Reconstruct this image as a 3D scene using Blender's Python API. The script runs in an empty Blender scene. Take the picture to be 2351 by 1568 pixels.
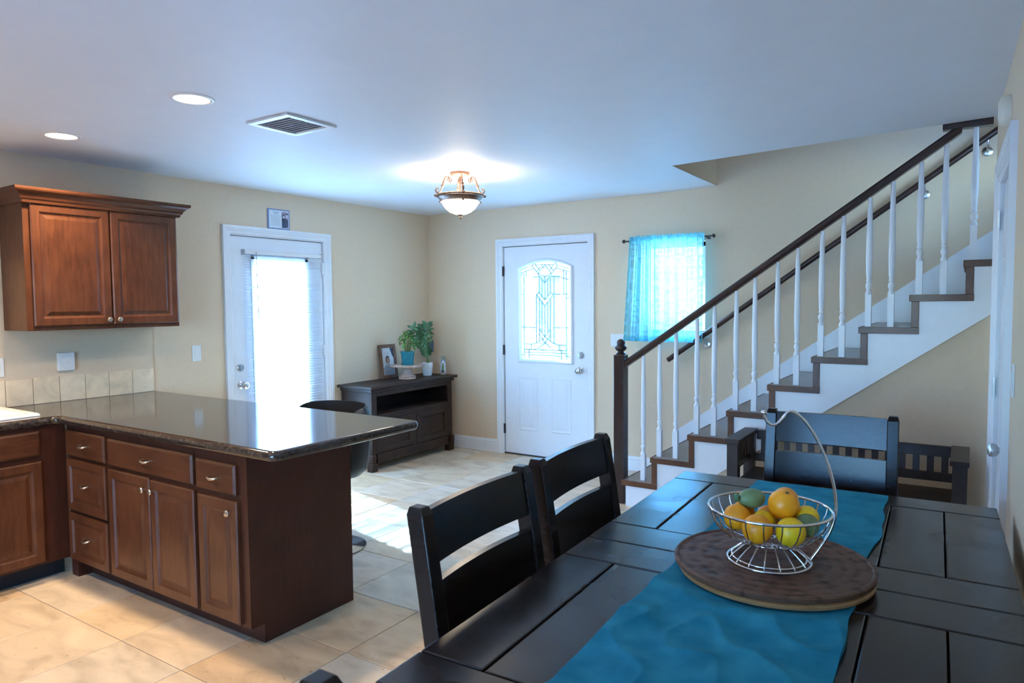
import bpy, bmesh, math, random
from mathutils import Vector, Matrix, noise
random.seed(7)
R = math.radians
scene = bpy.context.scene
C = scene.collection

# ------------------------------------------------------------------ camera
FPX, PITCH, ROLL, YAW, CH = 1596.66, 0.0561, -0.009, 0.5821, 1.4738
_fw = Vector((-math.sin(YAW)*math.cos(PITCH), math.cos(YAW)*math.cos(PITCH), -math.sin(PITCH)))
_r0 = Vector((math.cos(YAW), math.sin(YAW), 0))
_u0 = _r0.cross(_fw)
_rt = _r0*math.cos(ROLL) + _u0*math.sin(ROLL)
_up = -_r0*math.sin(ROLL) + _u0*math.cos(ROLL)
cam_d = bpy.data.cameras.new('camera')
cam_d.sensor_width = 36.0
cam_d.lens = 36.0*FPX/2351.0
cam_d.clip_start = 0.05
cam = bpy.data.objects.new('camera', cam_d)
m = Matrix((( _rt.x, _up.x, -_fw.x, 0), (_rt.y, _up.y, -_fw.y, 0), (_rt.z, _up.z, -_fw.z, CH), (0, 0, 0, 1)))
cam.matrix_world = m
cam_d.dof.use_dof = True
cam_d.dof.focus_distance = 5.6
cam_d.dof.aperture_fstop = 9.0
C.objects.link(cam)
scene.camera = cam

# ------------------------------------------------------------------ world, sun, daylight portals, exposure
SUN_DIR = Vector((0.973*math.cos(R(39)), -0.229*math.cos(R(39)), -math.sin(R(39))))
world = bpy.data.worlds.new('world'); scene.world = world
world.use_nodes = True
nt = world.node_tree
for n in list(nt.nodes): nt.nodes.remove(n)
wo = nt.nodes.new('ShaderNodeOutputWorld'); bg = nt.nodes.new('ShaderNodeBackground')
sky = nt.nodes.new('ShaderNodeTexSky'); sky.sky_type = 'NISHITA'; sky.sun_disc = False
sky.sun_elevation = R(39); sky.sun_rotation = math.atan2(-SUN_DIR.x, -SUN_DIR.y)
sky.air_density = 1.0; sky.dust_density = 0.25; sky.ozone_density = 3.5
bg.inputs['Strength'].default_value = 2.8
tint = nt.nodes.new('ShaderNodeMix'); tint.data_type = 'RGBA'; tint.blend_type = 'MULTIPLY'; tint.inputs[0].default_value = 1.0
tint.inputs[7].default_value = (0.50, 0.78, 1.15, 1)      # cool daylight against the warm lamps
nt.links.new(sky.outputs[0], tint.inputs[6]); nt.links.new(tint.outputs[2], bg.inputs[0]); nt.links.new(bg.outputs[0], wo.inputs[0])
sun_d = bpy.data.lights.new('sun', 'SUN'); sun_d.energy = 125.0; sun_d.angle = R(0.6); sun_d.color = (0.37, 0.65, 1.0)
sun_o = bpy.data.objects.new('sun', sun_d); C.objects.link(sun_o)
sun_o.location = (-9, 6, 8); sun_o.rotation_euler = SUN_DIR.to_track_quat('-Z', 'Y').to_euler()

def portal(name, loc, direction, w, h):
    d = bpy.data.lights.new(name, 'AREA'); d.shape = 'RECTANGLE'; d.size = w; d.size_y = h
    d.cycles.is_portal = True
    o = bpy.data.objects.new(name, d); C.objects.link(o); o.location = loc
    o.rotation_euler = Vector(direction).to_track_quat('-Z', 'Z').to_euler()
portal('portal_patio', (-4.90, 3.73, 1.05), (1, 0, 0), 0.70, 1.75)
portal('portal_window', (-2.07, 5.78, 1.57), (0, -1, 0), 0.56, 0.80)
portal('portal_front', (-3.32, 5.78, 1.38), (0, -1, 0), 0.56, 0.95)
portal('portal_rear', (-1.25, -1.86, 1.03), (0, 1, 0), 1.95, 2.05)

scene.view_settings.view_transform = 'Standard'
scene.view_settings.look = 'None'
scene.view_settings.gamma = 1.0
scene.view_settings.use_curve_mapping = False
scene.view_settings.exposure = 0.82
scene.cycles.use_denoising = True
scene.cycles.max_bounces = 10
scene.cycles.diffuse_bounces = 5
scene.cycles.transparent_max_bounces = 24
scene.cycles.sample_clamp_indirect = 6.0
scene.cycles.caustics_reflective = False
scene.cycles.caustics_refractive = False

# ------------------------------------------------------------------ materials
M = {}
def _new(name):
    m = bpy.data.materials.new(name); m.use_nodes = True
    nt = m.node_tree
    for n in list(nt.nodes): nt.nodes.remove(n)
    o = nt.nodes.new('ShaderNodeOutputMaterial')
    p = nt.nodes.new('ShaderNodeBsdfPrincipled')
    nt.links.new(p.outputs[0], o.inputs[0])
    M[name] = m
    return m, nt, p, o
def N(nt, t, **kw):
    n = nt.nodes.new(t)
    for k, v in kw.items():
        if k.startswith('i_'):
            n.inputs[k[2:].replace('_', ' ')].default_value = v
        else: setattr(n, k, v)
    return n
def L(nt, a, b): nt.links.new(a, b)
def coords(nt, scale=(1,1,1), kind='Object', rot=(0,0,0)):
    tc = N(nt, 'ShaderNodeTexCoord'); mp = N(nt, 'ShaderNodeMapping')
    mp.inputs['Scale'].default_value = scale; mp.inputs['Rotation'].default_value = rot
    L(nt, tc.outputs[kind], mp.inputs[0]); return mp.outputs[0]
def ramp(nt, fac, stops):
    r = N(nt, 'ShaderNodeValToRGB')
    els = r.color_ramp.elements
    while len(els) < len(stops): els.new(0.5)
    for e, (p, c) in zip(els, stops): e.position = p; e.color = (*c, 1)
    L(nt, fac, r.inputs[0]); return r.outputs[0]
def bump(nt, p, h, strength=0.2, dist=0.002):
    b = N(nt, 'ShaderNodeBump'); b.inputs['Strength'].default_value = strength; b.inputs['Distance'].default_value = dist
    L(nt, h, b.inputs['Height']); L(nt, b.outputs[0], p.inputs['Normal'])
def plain(name, col, rough=0.5, metal=0.0, spec=0.5, coat=0.0, nscale=None, namp=0.08, bmp=0.0):
    m, nt, p, o = _new(name)
    p.inputs['Base Color'].default_value = (*col, 1); p.inputs['Roughness'].default_value = rough
    p.inputs['Metallic'].default_value = metal; p.inputs['Specular IOR Level'].default_value = spec
    p.inputs['Coat Weight'].default_value = coat
    if nscale:
        v = coords(nt)
        t = N(nt, 'ShaderNodeTexNoise'); t.inputs['Scale'].default_value = nscale; t.inputs['Detail'].default_value = 5
        L(nt, v, t.inputs['Vector'])
        c0 = tuple(max(0, x*(1-namp)) for x in col); c1 = tuple(min(1, x*(1+namp)) for x in col)
        L(nt, ramp(nt, t.outputs[0], [(0.3, c0), (0.7, c1)]), p.inputs['Base Color'])
        if bmp: bump(nt, p, t.outputs[0], bmp, 0.001)
    return m
def wood(name, dark, light, scale=(1,1,1), rough=0.3, coat=0.3, grain=9.0, detail=4, kind='Object', blot=0.5, spec=0.35):
    m, nt, p, o = _new(name)
    v = coords(nt, scale, kind)
    n1 = N(nt, 'ShaderNodeTexNoise'); n1.inputs['Scale'].default_value = grain; n1.inputs['Detail'].default_value = detail
    n1.inputs['Roughness'].default_value = 0.65; n1.inputs['Distortion'].default_value = 0.4
    L(nt, v, n1.inputs['Vector'])
    v2 = coords(nt, (1,1,1), kind)
    n2 = N(nt, 'ShaderNodeTexNoise'); n2.inputs['Scale'].default_value = 3.5; n2.inputs['Detail'].default_value = 2
    L(nt, v2, n2.inputs['Vector'])
    mx = N(nt, 'ShaderNodeMix', data_type='FLOAT'); mx.inputs[0].default_value = blot
    L(nt, n1.outputs[0], mx.inputs[2]); L(nt, n2.outputs[0], mx.inputs[3])
    L(nt, ramp(nt, mx.outputs[0], [(0.32, dark), (0.68, light)]), p.inputs['Base Color'])
    p.inputs['Roughness'].default_value = rough; p.inputs['Coat Weight'].default_value = coat; p.inputs['Coat Roughness'].default_value = 0.12; p.inputs['Specular IOR Level'].default_value = spec
    bump(nt, p, n1.outputs[0], 0.08, 0.001)
    if name == 'espresso':          # worn finish: patchy gloss
        n3 = N(nt, 'ShaderNodeTexNoise'); n3.inputs['Scale'].default_value = 5.0; n3.inputs['Detail'].default_value = 3; n3.inputs['Roughness'].default_value = 0.5
        L(nt, v2, n3.inputs['Vector'])
        mrr = N(nt, 'ShaderNodeMapRange'); mrr.inputs['From Min'].default_value = 0.35; mrr.inputs['From Max'].default_value = 0.65
        mrr.inputs['To Min'].default_value = 0.20; mrr.inputs['To Max'].default_value = 0.29
        L(nt, n3.outputs[0], mrr.inputs[0]); L(nt, mrr.outputs[0], p.inputs['Roughness'])
    return m

plain('wall_paint', (0.70, 0.545, 0.385), 0.75, spec=0.25, nscale=35, namp=0.02, bmp=0.12)
plain('ceiling_paint', (0.78, 0.81, 0.84), 0.55, spec=0.3, nscale=7, namp=0.012, bmp=0.03)
plain('trim_white', (0.80, 0.82, 0.84), 0.35, nscale=20, namp=0.015)
plain('door_white', (0.80, 0.82, 0.85), 0.38, nscale=14, namp=0.015, bmp=0.02)
plain('plastic_white', (0.78, 0.78, 0.76), 0.35, nscale=30, namp=0.02)
plain('plastic_grey', (0.45, 0.45, 0.45), 0.4, nscale=30, namp=0.02)  # plain mid-grey plastic for small fittings
plain('porcelain', (0.85, 0.85, 0.84), 0.12, coat=0.5, nscale=10, namp=0.01)
plain('steel', (0.62, 0.62, 0.62), 0.28, metal=1.0, nscale=40, namp=0.05)
plain('nickel', (0.66, 0.62, 0.56), 0.3, metal=1.0, nscale=40, namp=0.05)
plain('chrome', (0.78, 0.78, 0.80), 0.08, metal=1.0, nscale=40, namp=0.02)
plain('black_metal', (0.02, 0.02, 0.022), 0.4, nscale=40, namp=0.2)
plain('bronze', (0.16, 0.10, 0.075), 0.38, metal=0.75, nscale=60, namp=0.35)
plain('rose_metal', (0.10, 0.052, 0.038), 0.5, metal=0.2, nscale=60, namp=0.3)
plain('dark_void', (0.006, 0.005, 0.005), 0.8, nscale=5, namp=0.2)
plain('grout', (0.20, 0.15, 0.11), 0.8, nscale=30, namp=0.15)
plain('leather', (0.016, 0.018, 0.021), 0.5, spec=0.3, nscale=120, namp=0.3, bmp=0.2)
plain('teal_glaze', (0.0, 0.17, 0.22), 0.18, coat=0.6, nscale=90, namp=0.4, bmp=0.6)
plain('soil', (0.03, 0.022, 0.016), 0.9, nscale=80, namp=0.4)
plain('concrete', (0.62, 0.60, 0.56), 0.8, nscale=4, namp=0.1)
plain('fence_white', (0.66, 0.66, 0.64), 0.6, nscale=6, namp=0.08)
plain('stucco', (0.48, 0.45, 0.40), 0.8, nscale=6, namp=0.08)
plain('slate', (0.10, 0.13, 0.18), 0.8, nscale=12, namp=0.25)  # tone of the added ground, dark and cool to tame bounced light
plain('paper', (0.70, 0.76, 0.80), 0.5, nscale=20, namp=0.02)
plain('print_blue', (0.16, 0.22, 0.40), 0.5, nscale=25, namp=0.2)
plain('print_grey', (0.33, 0.38, 0.44), 0.5, nscale=25, namp=0.1)
plain('print_dark', (0.03, 0.04, 0.07), 0.5, nscale=18, namp=0.6)
plain('print_skin', (0.42, 0.27, 0.20), 0.5, nscale=18, namp=0.2)
plain('print_mauve', (0.36, 0.24, 0.33), 0.5, nscale=18, namp=0.3)
plain('print_pale', (0.62, 0.66, 0.70), 0.5, nscale=18, namp=0.15)
plain('candle_wax', (0.80, 0.74, 0.60), 0.4, nscale=10, namp=0.05)
plain('lead', (0.16, 0.22, 0.22), 0.45, metal=0.3, nscale=50, namp=0.2)
plain('stem_green', (0.12, 0.17, 0.045), 0.5, nscale=30, namp=0.3)
plain('orange_peel', (0.95, 0.34, 0.008), 0.38, nscale=25, namp=0.12, bmp=0.15)
plain('lemon_peel', (0.95, 0.56, 0.010), 0.38, nscale=25, namp=0.12, bmp=0.15)
plain('mango_skin', (0.16, 0.24, 0.10), 0.4, nscale=14, namp=0.3)
plain('stalk', (0.07, 0.07, 0.03), 0.7, nscale=40, namp=0.3)
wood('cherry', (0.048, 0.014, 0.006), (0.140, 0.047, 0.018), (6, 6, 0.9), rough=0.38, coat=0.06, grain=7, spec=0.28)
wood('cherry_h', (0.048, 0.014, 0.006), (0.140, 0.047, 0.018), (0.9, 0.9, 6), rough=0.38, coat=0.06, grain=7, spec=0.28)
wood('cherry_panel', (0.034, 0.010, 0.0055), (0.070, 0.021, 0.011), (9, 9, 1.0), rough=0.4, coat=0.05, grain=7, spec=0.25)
wood('espresso', (0.008, 0.0045, 0.0035), (0.021, 0.012, 0.009), (3, 14, 14), rough=0.22, coat=0.02, grain=6, spec=0.38)
wood('espresso_chair', (0.007, 0.0048, 0.0042), (0.017, 0.011, 0.009), (2, 2, 9), rough=0.22, coat=0.0, grain=6, spec=0.28)
wood('console_wood', (0.020, 0.011, 0.008), (0.048, 0.028, 0.020), (10, 1.5, 8), rough=0.5, coat=0.0, grain=6, spec=0.2)
wood('bench_wood', (0.014, 0.007, 0.005), (0.040, 0.021, 0.014), (6, 6, 6), rough=0.4, coat=0.1, grain=4)
wood('stair_oak', (0.060, 0.022, 0.009), (0.155, 0.062, 0.026), (3, 12, 12), rough=0.4, coat=0.1, grain=6)
wood('stair_oak_v', (0.060, 0.022, 0.009), (0.155, 0.062, 0.026), (12, 12, 3), rough=0.4, coat=0.1, grain=6)
wood('rail_wood', (0.018, 0.008, 0.006), (0.055, 0.026, 0.018), (5, 14, 8), rough=0.33, coat=0.25, grain=6)
wood('laminate', (0.10, 0.082, 0.075), (0.20, 0.165, 0.15), (3, 12, 3), rough=0.3, coat=0.3, grain=6)
wood('frame_wood', (0.10, 0.05, 0.032), (0.24, 0.13, 0.085), (8, 3, 3), rough=0.45, coat=0.05, grain=8)
wood('pale_wood', (0.30, 0.15, 0.06), (0.48, 0.27, 0.12), (4, 12, 12), rough=0.45, coat=0.05, grain=5)
wood('blush_ceramic', (0.42, 0.27, 0.20), (0.62, 0.44, 0.34), (3, 3, 9), rough=0.35, coat=0.3, grain=4)

# travertine: colour shifts per tile, soft veins, small pits
def travertine(name, base, spread, rough, pit=True, vary=1.0):
    m, nt, p, o = _new(name)
    oi = N(nt, 'ShaderNodeObjectInfo')
    tc = N(nt, 'ShaderNodeTexCoord'); ad = N(nt, 'ShaderNodeVectorMath', operation='ADD')
    mu = N(nt, 'ShaderNodeMath', operation='MULTIPLY'); mu.inputs[1].default_value = 37.0
    L(nt, oi.outputs['Random'], mu.inputs[0]); L(nt, tc.outputs['Object'], ad.inputs[0]); L(nt, mu.outputs[0], ad.inputs[1])
    mp = N(nt, 'ShaderNodeMapping'); mp.inputs['Scale'].default_value = (2.2, 5.0, 5.0); L(nt, ad.outputs[0], mp.inputs[0])
    n1 = N(nt, 'ShaderNodeTexNoise'); n1.inputs['Scale'].default_value = 1.6; n1.inputs['Detail'].default_value = 7
    n1.inputs['Distortion'].default_value = 0.9; L(nt, mp.outputs[0], n1.inputs['Vector'])
    a, b, c = base
    c0 = ramp(nt, n1.outputs[0], [(0.30, tuple(x*(1-spread) for x in base)), (0.5, base), (0.72, tuple(min(1, x*(1+0.8*spread)) for x in base))])
    tone = ramp(nt, oi.outputs['Random'], [(0.0, (0.88, 0.72, 0.53)), (0.25, (1.0, 0.88, 0.70)), (0.45, (1.0, 0.98, 0.92)), (0.7, (0.98, 0.88, 0.74)), (1.0, (0.96, 0.98, 0.94))])
    mx = N(nt, 'ShaderNodeMix', data_type='RGBA', blend_type='MULTIPLY'); mx.inputs[0].default_value = vary
    L(nt, c0, mx.inputs[6]); L(nt, tone, mx.inputs[7])
    out = mx.outputs[2]
    if pit:
        n2 = N(nt, 'ShaderNodeTexNoise'); n2.inputs['Scale'].default_value = 9.0; n2.inputs['Detail'].default_value = 3
        L(nt, mp.outputs[0], n2.inputs['Vector'])
        pm = ramp(nt, n2.outputs[0], [(0.24, (0.50, 0.42, 0.34)), (0.33, (1, 1, 1))])
        m2 = N(nt, 'ShaderNodeMix', data_type='RGBA', blend_type='MULTIPLY'); m2.inputs[0].default_value = 0.55
        L(nt, out, m2.inputs[6]); L(nt, pm, m2.inputs[7]); out = m2.outputs[2]
    L(nt, out, p.inputs['Base Color'])
    p.inputs['Roughness'].default_value = rough
    bump(nt, p, n1.outputs[0], 0.05, 0.001)
travertine('travertine', (0.66, 0.555, 0.44), 0.20, 0.25)
travertine('splash_stone', (0.86, 0.69, 0.49), 0.16, 0.6, vary=0.35)

# granite
m, nt, p, o = _new('granite')
v = coords(nt)
n1 = N(nt, 'ShaderNodeTexNoise'); n1.inputs['Scale'].default_value = 60; n1.inputs['Detail'].default_value = 6; n1.inputs['Roughness'].default_value = 0.7
n2 = N(nt, 'ShaderNodeTexVoronoi'); n2.inputs['Scale'].default_value = 60
L(nt, v, n1.inputs['Vector']); L(nt, v, n2.inputs['Vector'])
mx = N(nt, 'ShaderNodeMix', data_type='FLOAT'); mx.inputs[0].default_value = 0.35
L(nt, n1.outputs[0], mx.inputs[2]); L(nt, n2.outputs['Distance'], mx.inputs[3])
L(nt, ramp(nt, mx.outputs[0], [(0.30, (0.010, 0.007, 0.006)), (0.50, (0.026, 0.018, 0.014)), (0.62, (0.050, 0.034, 0.025)), (0.74, (0.095, 0.070, 0.054))]), p.inputs['Base Color'])
p.inputs['Roughness'].default_value = 0.09; p.inputs['Specular IOR Level'].default_value = 0.6

# fabric of the runner
m, nt, p, o = _new('runner_cloth')
v = coords(nt)
n1 = N(nt, 'ShaderNodeTexNoise'); n1.inputs['Scale'].default_value = 14; n1.inputs['Detail'].default_value = 6
wv = N(nt, 'ShaderNodeTexWave'); wv.inputs['Scale'].default_value = 170; wv.inputs['Distortion'].default_value = 1.5
L(nt, v, n1.inputs['Vector']); L(nt, v, wv.inputs['Vector'])
L(nt, ramp(nt, n1.outputs[0], [(0.3, (0.010, 0.165, 0.27)), (0.7, (0.028, 0.25, 0.37))]), p.inputs['Base Color'])
p.inputs['Roughness'].default_value = 0.85; p.inputs['Specular IOR Level'].default_value = 0.1
bump(nt, p, wv.outputs[1], 0.15, 0.0006)

# carved tray
m, nt, p, o = _new('carved_wood')
v = coords(nt)
vo = N(nt, 'ShaderNodeTexVoronoi', feature='SMOOTH_F1'); vo.inputs['Scale'].default_value = 32
n1 = N(nt, 'ShaderNodeTexNoise'); n1.inputs['Scale'].default_value = 26; n1.inputs['Detail'].default_value = 5; n1.inputs['Distortion'].default_value = 1.2
L(nt, v, vo.inputs['Vector']); L(nt, v, n1.inputs['Vector'])
gr = N(nt, 'ShaderNodeVectorMath', operation='LENGTH'); L(nt, v, gr.inputs[0])
sn = N(nt, 'ShaderNodeMath', operation='SINE'); ml = N(nt, 'ShaderNodeMath', operation='MULTIPLY'); ml.inputs[1].default_value = 210
L(nt, gr.outputs['Value'], ml.inputs[0]); L(nt, ml.outputs[0], sn.inputs[0])
s2 = N(nt, 'ShaderNodeMath', operation='MULTIPLY_ADD'); s2.inputs[1].default_value = 0.12
L(nt, sn.outputs[0], s2.inputs[0])
mm = N(nt, 'ShaderNodeMath', operation='ADD'); L(nt, vo.outputs['Distance'], mm.inputs[0]); L(nt, n1.outputs[0], mm.inputs[1])
L(nt, mm.outputs[0], s2.inputs[2])
L(nt, ramp(nt, s2.outputs[0], [(0.45, (0.016, 0.007, 0.0045)), (0.75, (0.075, 0.034, 0.020)), (1.0, (0.125, 0.062, 0.038))]), p.inputs['Base Color'])
p.inputs['Roughness'].default_value = 0.55; p.inputs['Specular IOR Level'].default_value = 0.25
bump(nt, p, s2.outputs[0], 0.9, 0.004)

# leaf material with pale midrib
def leafmat(name, c0, c1, c2):
    m, nt, p, o = _new(name)
    v = coords(nt)
    n1 = N(nt, 'ShaderNodeTexNoise'); n1.inputs['Scale'].default_value = 22; n1.inputs['Detail'].default_value = 3
    L(nt, v, n1.inputs['Vector'])
    L(nt, ramp(nt, n1.outputs[0], [(0.35, c0), (0.55, c1), (0.75, c2)]), p.inputs['Base Color'])
    p.inputs['Roughness'].default_value = 0.35; p.inputs['Coat Weight'].default_value = 0.2
leafmat('leaf_variegated', (0.05, 0.17, 0.03), (0.09, 0.27, 0.05), (0.30, 0.45, 0.16))
leafmat('leaf_dark', (0.025, 0.09, 0.035), (0.05, 0.15, 0.055), (0.09, 0.22, 0.08))
leafmat('leaf_palm', (0.02, 0.13, 0.10), (0.04, 0.24, 0.18), (0.10, 0.36, 0.28))

# panes: clear (transparent + a little gloss)
def pane(name, tint, gloss=0.07, rough=0.02, frost=0.0, bmp=False):
    m = bpy.data.materials.new(name); m.use_nodes = True; M[name] = m
    nt = m.node_tree
    for n in list(nt.nodes): nt.nodes.remove(n)
    o = nt.nodes.new('ShaderNodeOutputMaterial')
    tr = N(nt, 'ShaderNodeBsdfTransparent'); tr.inputs[0].default_value = (*tint, 1)
    gl = N(nt, 'ShaderNodeBsdfGlossy'); gl.inputs['Roughness'].default_value = rough
    mix = N(nt, 'ShaderNodeMixShader'); mix.inputs[0].default_value = gloss
    L(nt, tr.outputs[0], mix.inputs[1]); L(nt, gl.outputs[0], mix.inputs[2])
    last = mix.outputs[0]
    v = coords(nt)
    t = N(nt, 'ShaderNodeTexNoise'); t.inputs['Scale'].default_value = 30 if bmp else 3
    L(nt, v, t.inputs['Vector'])
    b = N(nt, 'ShaderNodeBump'); b.inputs['Strength'].default_value = 0.5 if bmp else 0.01; L(nt, t.outputs[0], b.inputs['Height']); L(nt, b.outputs[0], gl.inputs['Normal'])
    if frost > 0:
        tl = N(nt, 'ShaderNodeBsdfTranslucent'); tl.inputs[0].default_value = (0.85, 0.95, 0.97, 1)
        m2 = N(nt, 'ShaderNodeMixShader'); m2.inputs[0].default_value = frost
        L(nt, last, m2.inputs[1]); L(nt, tl.outputs[0], m2.inputs[2]); last = m2.outputs[0]
    L(nt, last, o.inputs[0])
pane('glass_clear', (0.93, 0.96, 0.97))
pane('glass_leaded', (0.74, 0.84, 0.85), 0.06, 0.1, 0.10, True)

# sheer curtain with a lace of rings
m = bpy.data.materials.new('sheer'); m.use_nodes = True; M['sheer'] = m
nt = m.node_tree
for n in list(nt.nodes): nt.nodes.remove(n)
o = nt.nodes.new('ShaderNodeOutputMaterial')
tr = N(nt, 'ShaderNodeBsdfTransparent'); tr.inputs[0].default_value = (0.62, 0.94, 1.0, 1)
tl = N(nt, 'ShaderNodeBsdfTranslucent'); tl.inputs[0].default_value = (0.48, 0.90, 0.97, 1)
df = N(nt, 'ShaderNodeBsdfDiffuse'); df.inputs[0].default_value = (0.14, 0.60, 0.76, 1)
m1 = N(nt, 'ShaderNodeMixShader'); m1.inputs[0].default_value = 0.28
L(nt, tl.outputs[0], m1.inputs[1]); L(nt, df.outputs[0], m1.inputs[2])
v = coords(nt, (11, 1, 11))
sp = N(nt, 'ShaderNodeTexVoronoi', feature='DISTANCE_TO_EDGE'); sp.inputs['Scale'].default_value = 1.0; sp.inputs['Randomness'].default_value = 0.35
L(nt, v, sp.inputs['Vector'])
fr = N(nt, 'ShaderNodeMath', operation='MULTIPLY'); fr.inputs[1].default_value = 22.0; L(nt, sp.outputs['Distance'], fr.inputs[0])
si = N(nt, 'ShaderNodeMath', operation='SINE'); L(nt, fr.outputs[0], si.inputs[0])
mr = N(nt, 'ShaderNodeMapRange'); mr.inputs['From Min'].default_value = -1; mr.inputs['From Max'].default_value = 1
mr.inputs['To Min'].default_value = 0.60; mr.inputs['To Max'].default_value = 0.90
L(nt, si.outputs[0], mr.inputs[0])
m2 = N(nt, 'ShaderNodeMixShader'); L(nt, mr.outputs[0], m2.inputs[0])
L(nt, tr.outputs[0], m2.inputs[1]); L(nt, m1.outputs[0], m2.inputs[2]); L(nt, m2.outputs[0], o.inputs[0])

# blind slats: thin white plastic that glows through
m = bpy.data.materials.new('slat_plastic'); m.use_nodes = True; M['slat_plastic'] = m
nt = m.node_tree
for n in list(nt.nodes): nt.nodes.remove(n)
o = nt.nodes.new('ShaderNodeOutputMaterial')
tl = N(nt, 'ShaderNodeBsdfTranslucent'); tl.inputs[0].default_value = (0.85, 0.87, 0.9, 1)
df = N(nt, 'ShaderNodeBsdfDiffuse')
v = coords(nt); t = N(nt, 'ShaderNodeTexNoise'); t.inputs['Scale'].default_value = 8; L(nt, v, t.inputs['Vector'])
L(nt, ramp(nt, t.outputs[0], [(0.3, (0.78, 0.80, 0.83)), (0.7, (0.84, 0.86, 0.88))]), df.inputs[0])
m1 = N(nt, 'ShaderNodeMixShader'); m1.inputs[0].default_value = 0.62
L(nt, tl.outputs[0], m1.inputs[1]); L(nt, df.outputs[0], m1.inputs[2]); L(nt, m1.outputs[0], o.inputs[0])

def glow(name, col, strength, base=(0.9, 0.88, 0.84)):
    m, nt, p, o = _new(name)
    p.inputs['Base Color'].default_value = (*base, 1); p.inputs['Roughness'].default_value = 0.4
    p.inputs['Emission Color'].default_value = (*col, 1); p.inputs['Emission Strength'].default_value = strength
    v = coords(nt); t = N(nt, 'ShaderNodeTexNoise'); t.inputs['Scale'].default_value = 6; L(nt, v, t.inputs['Vector'])
    L(nt, ramp(nt, t.outputs[0], [(0.3, tuple(x*0.96 for x in col)), (0.7, col)]), p.inputs['Emission Color'])
glow('lamp_disc', (1.0, 0.88, 0.70), 14.0)
glow('lamp_bowl', (1.0, 0.82, 0.60), 20.0)

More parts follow.
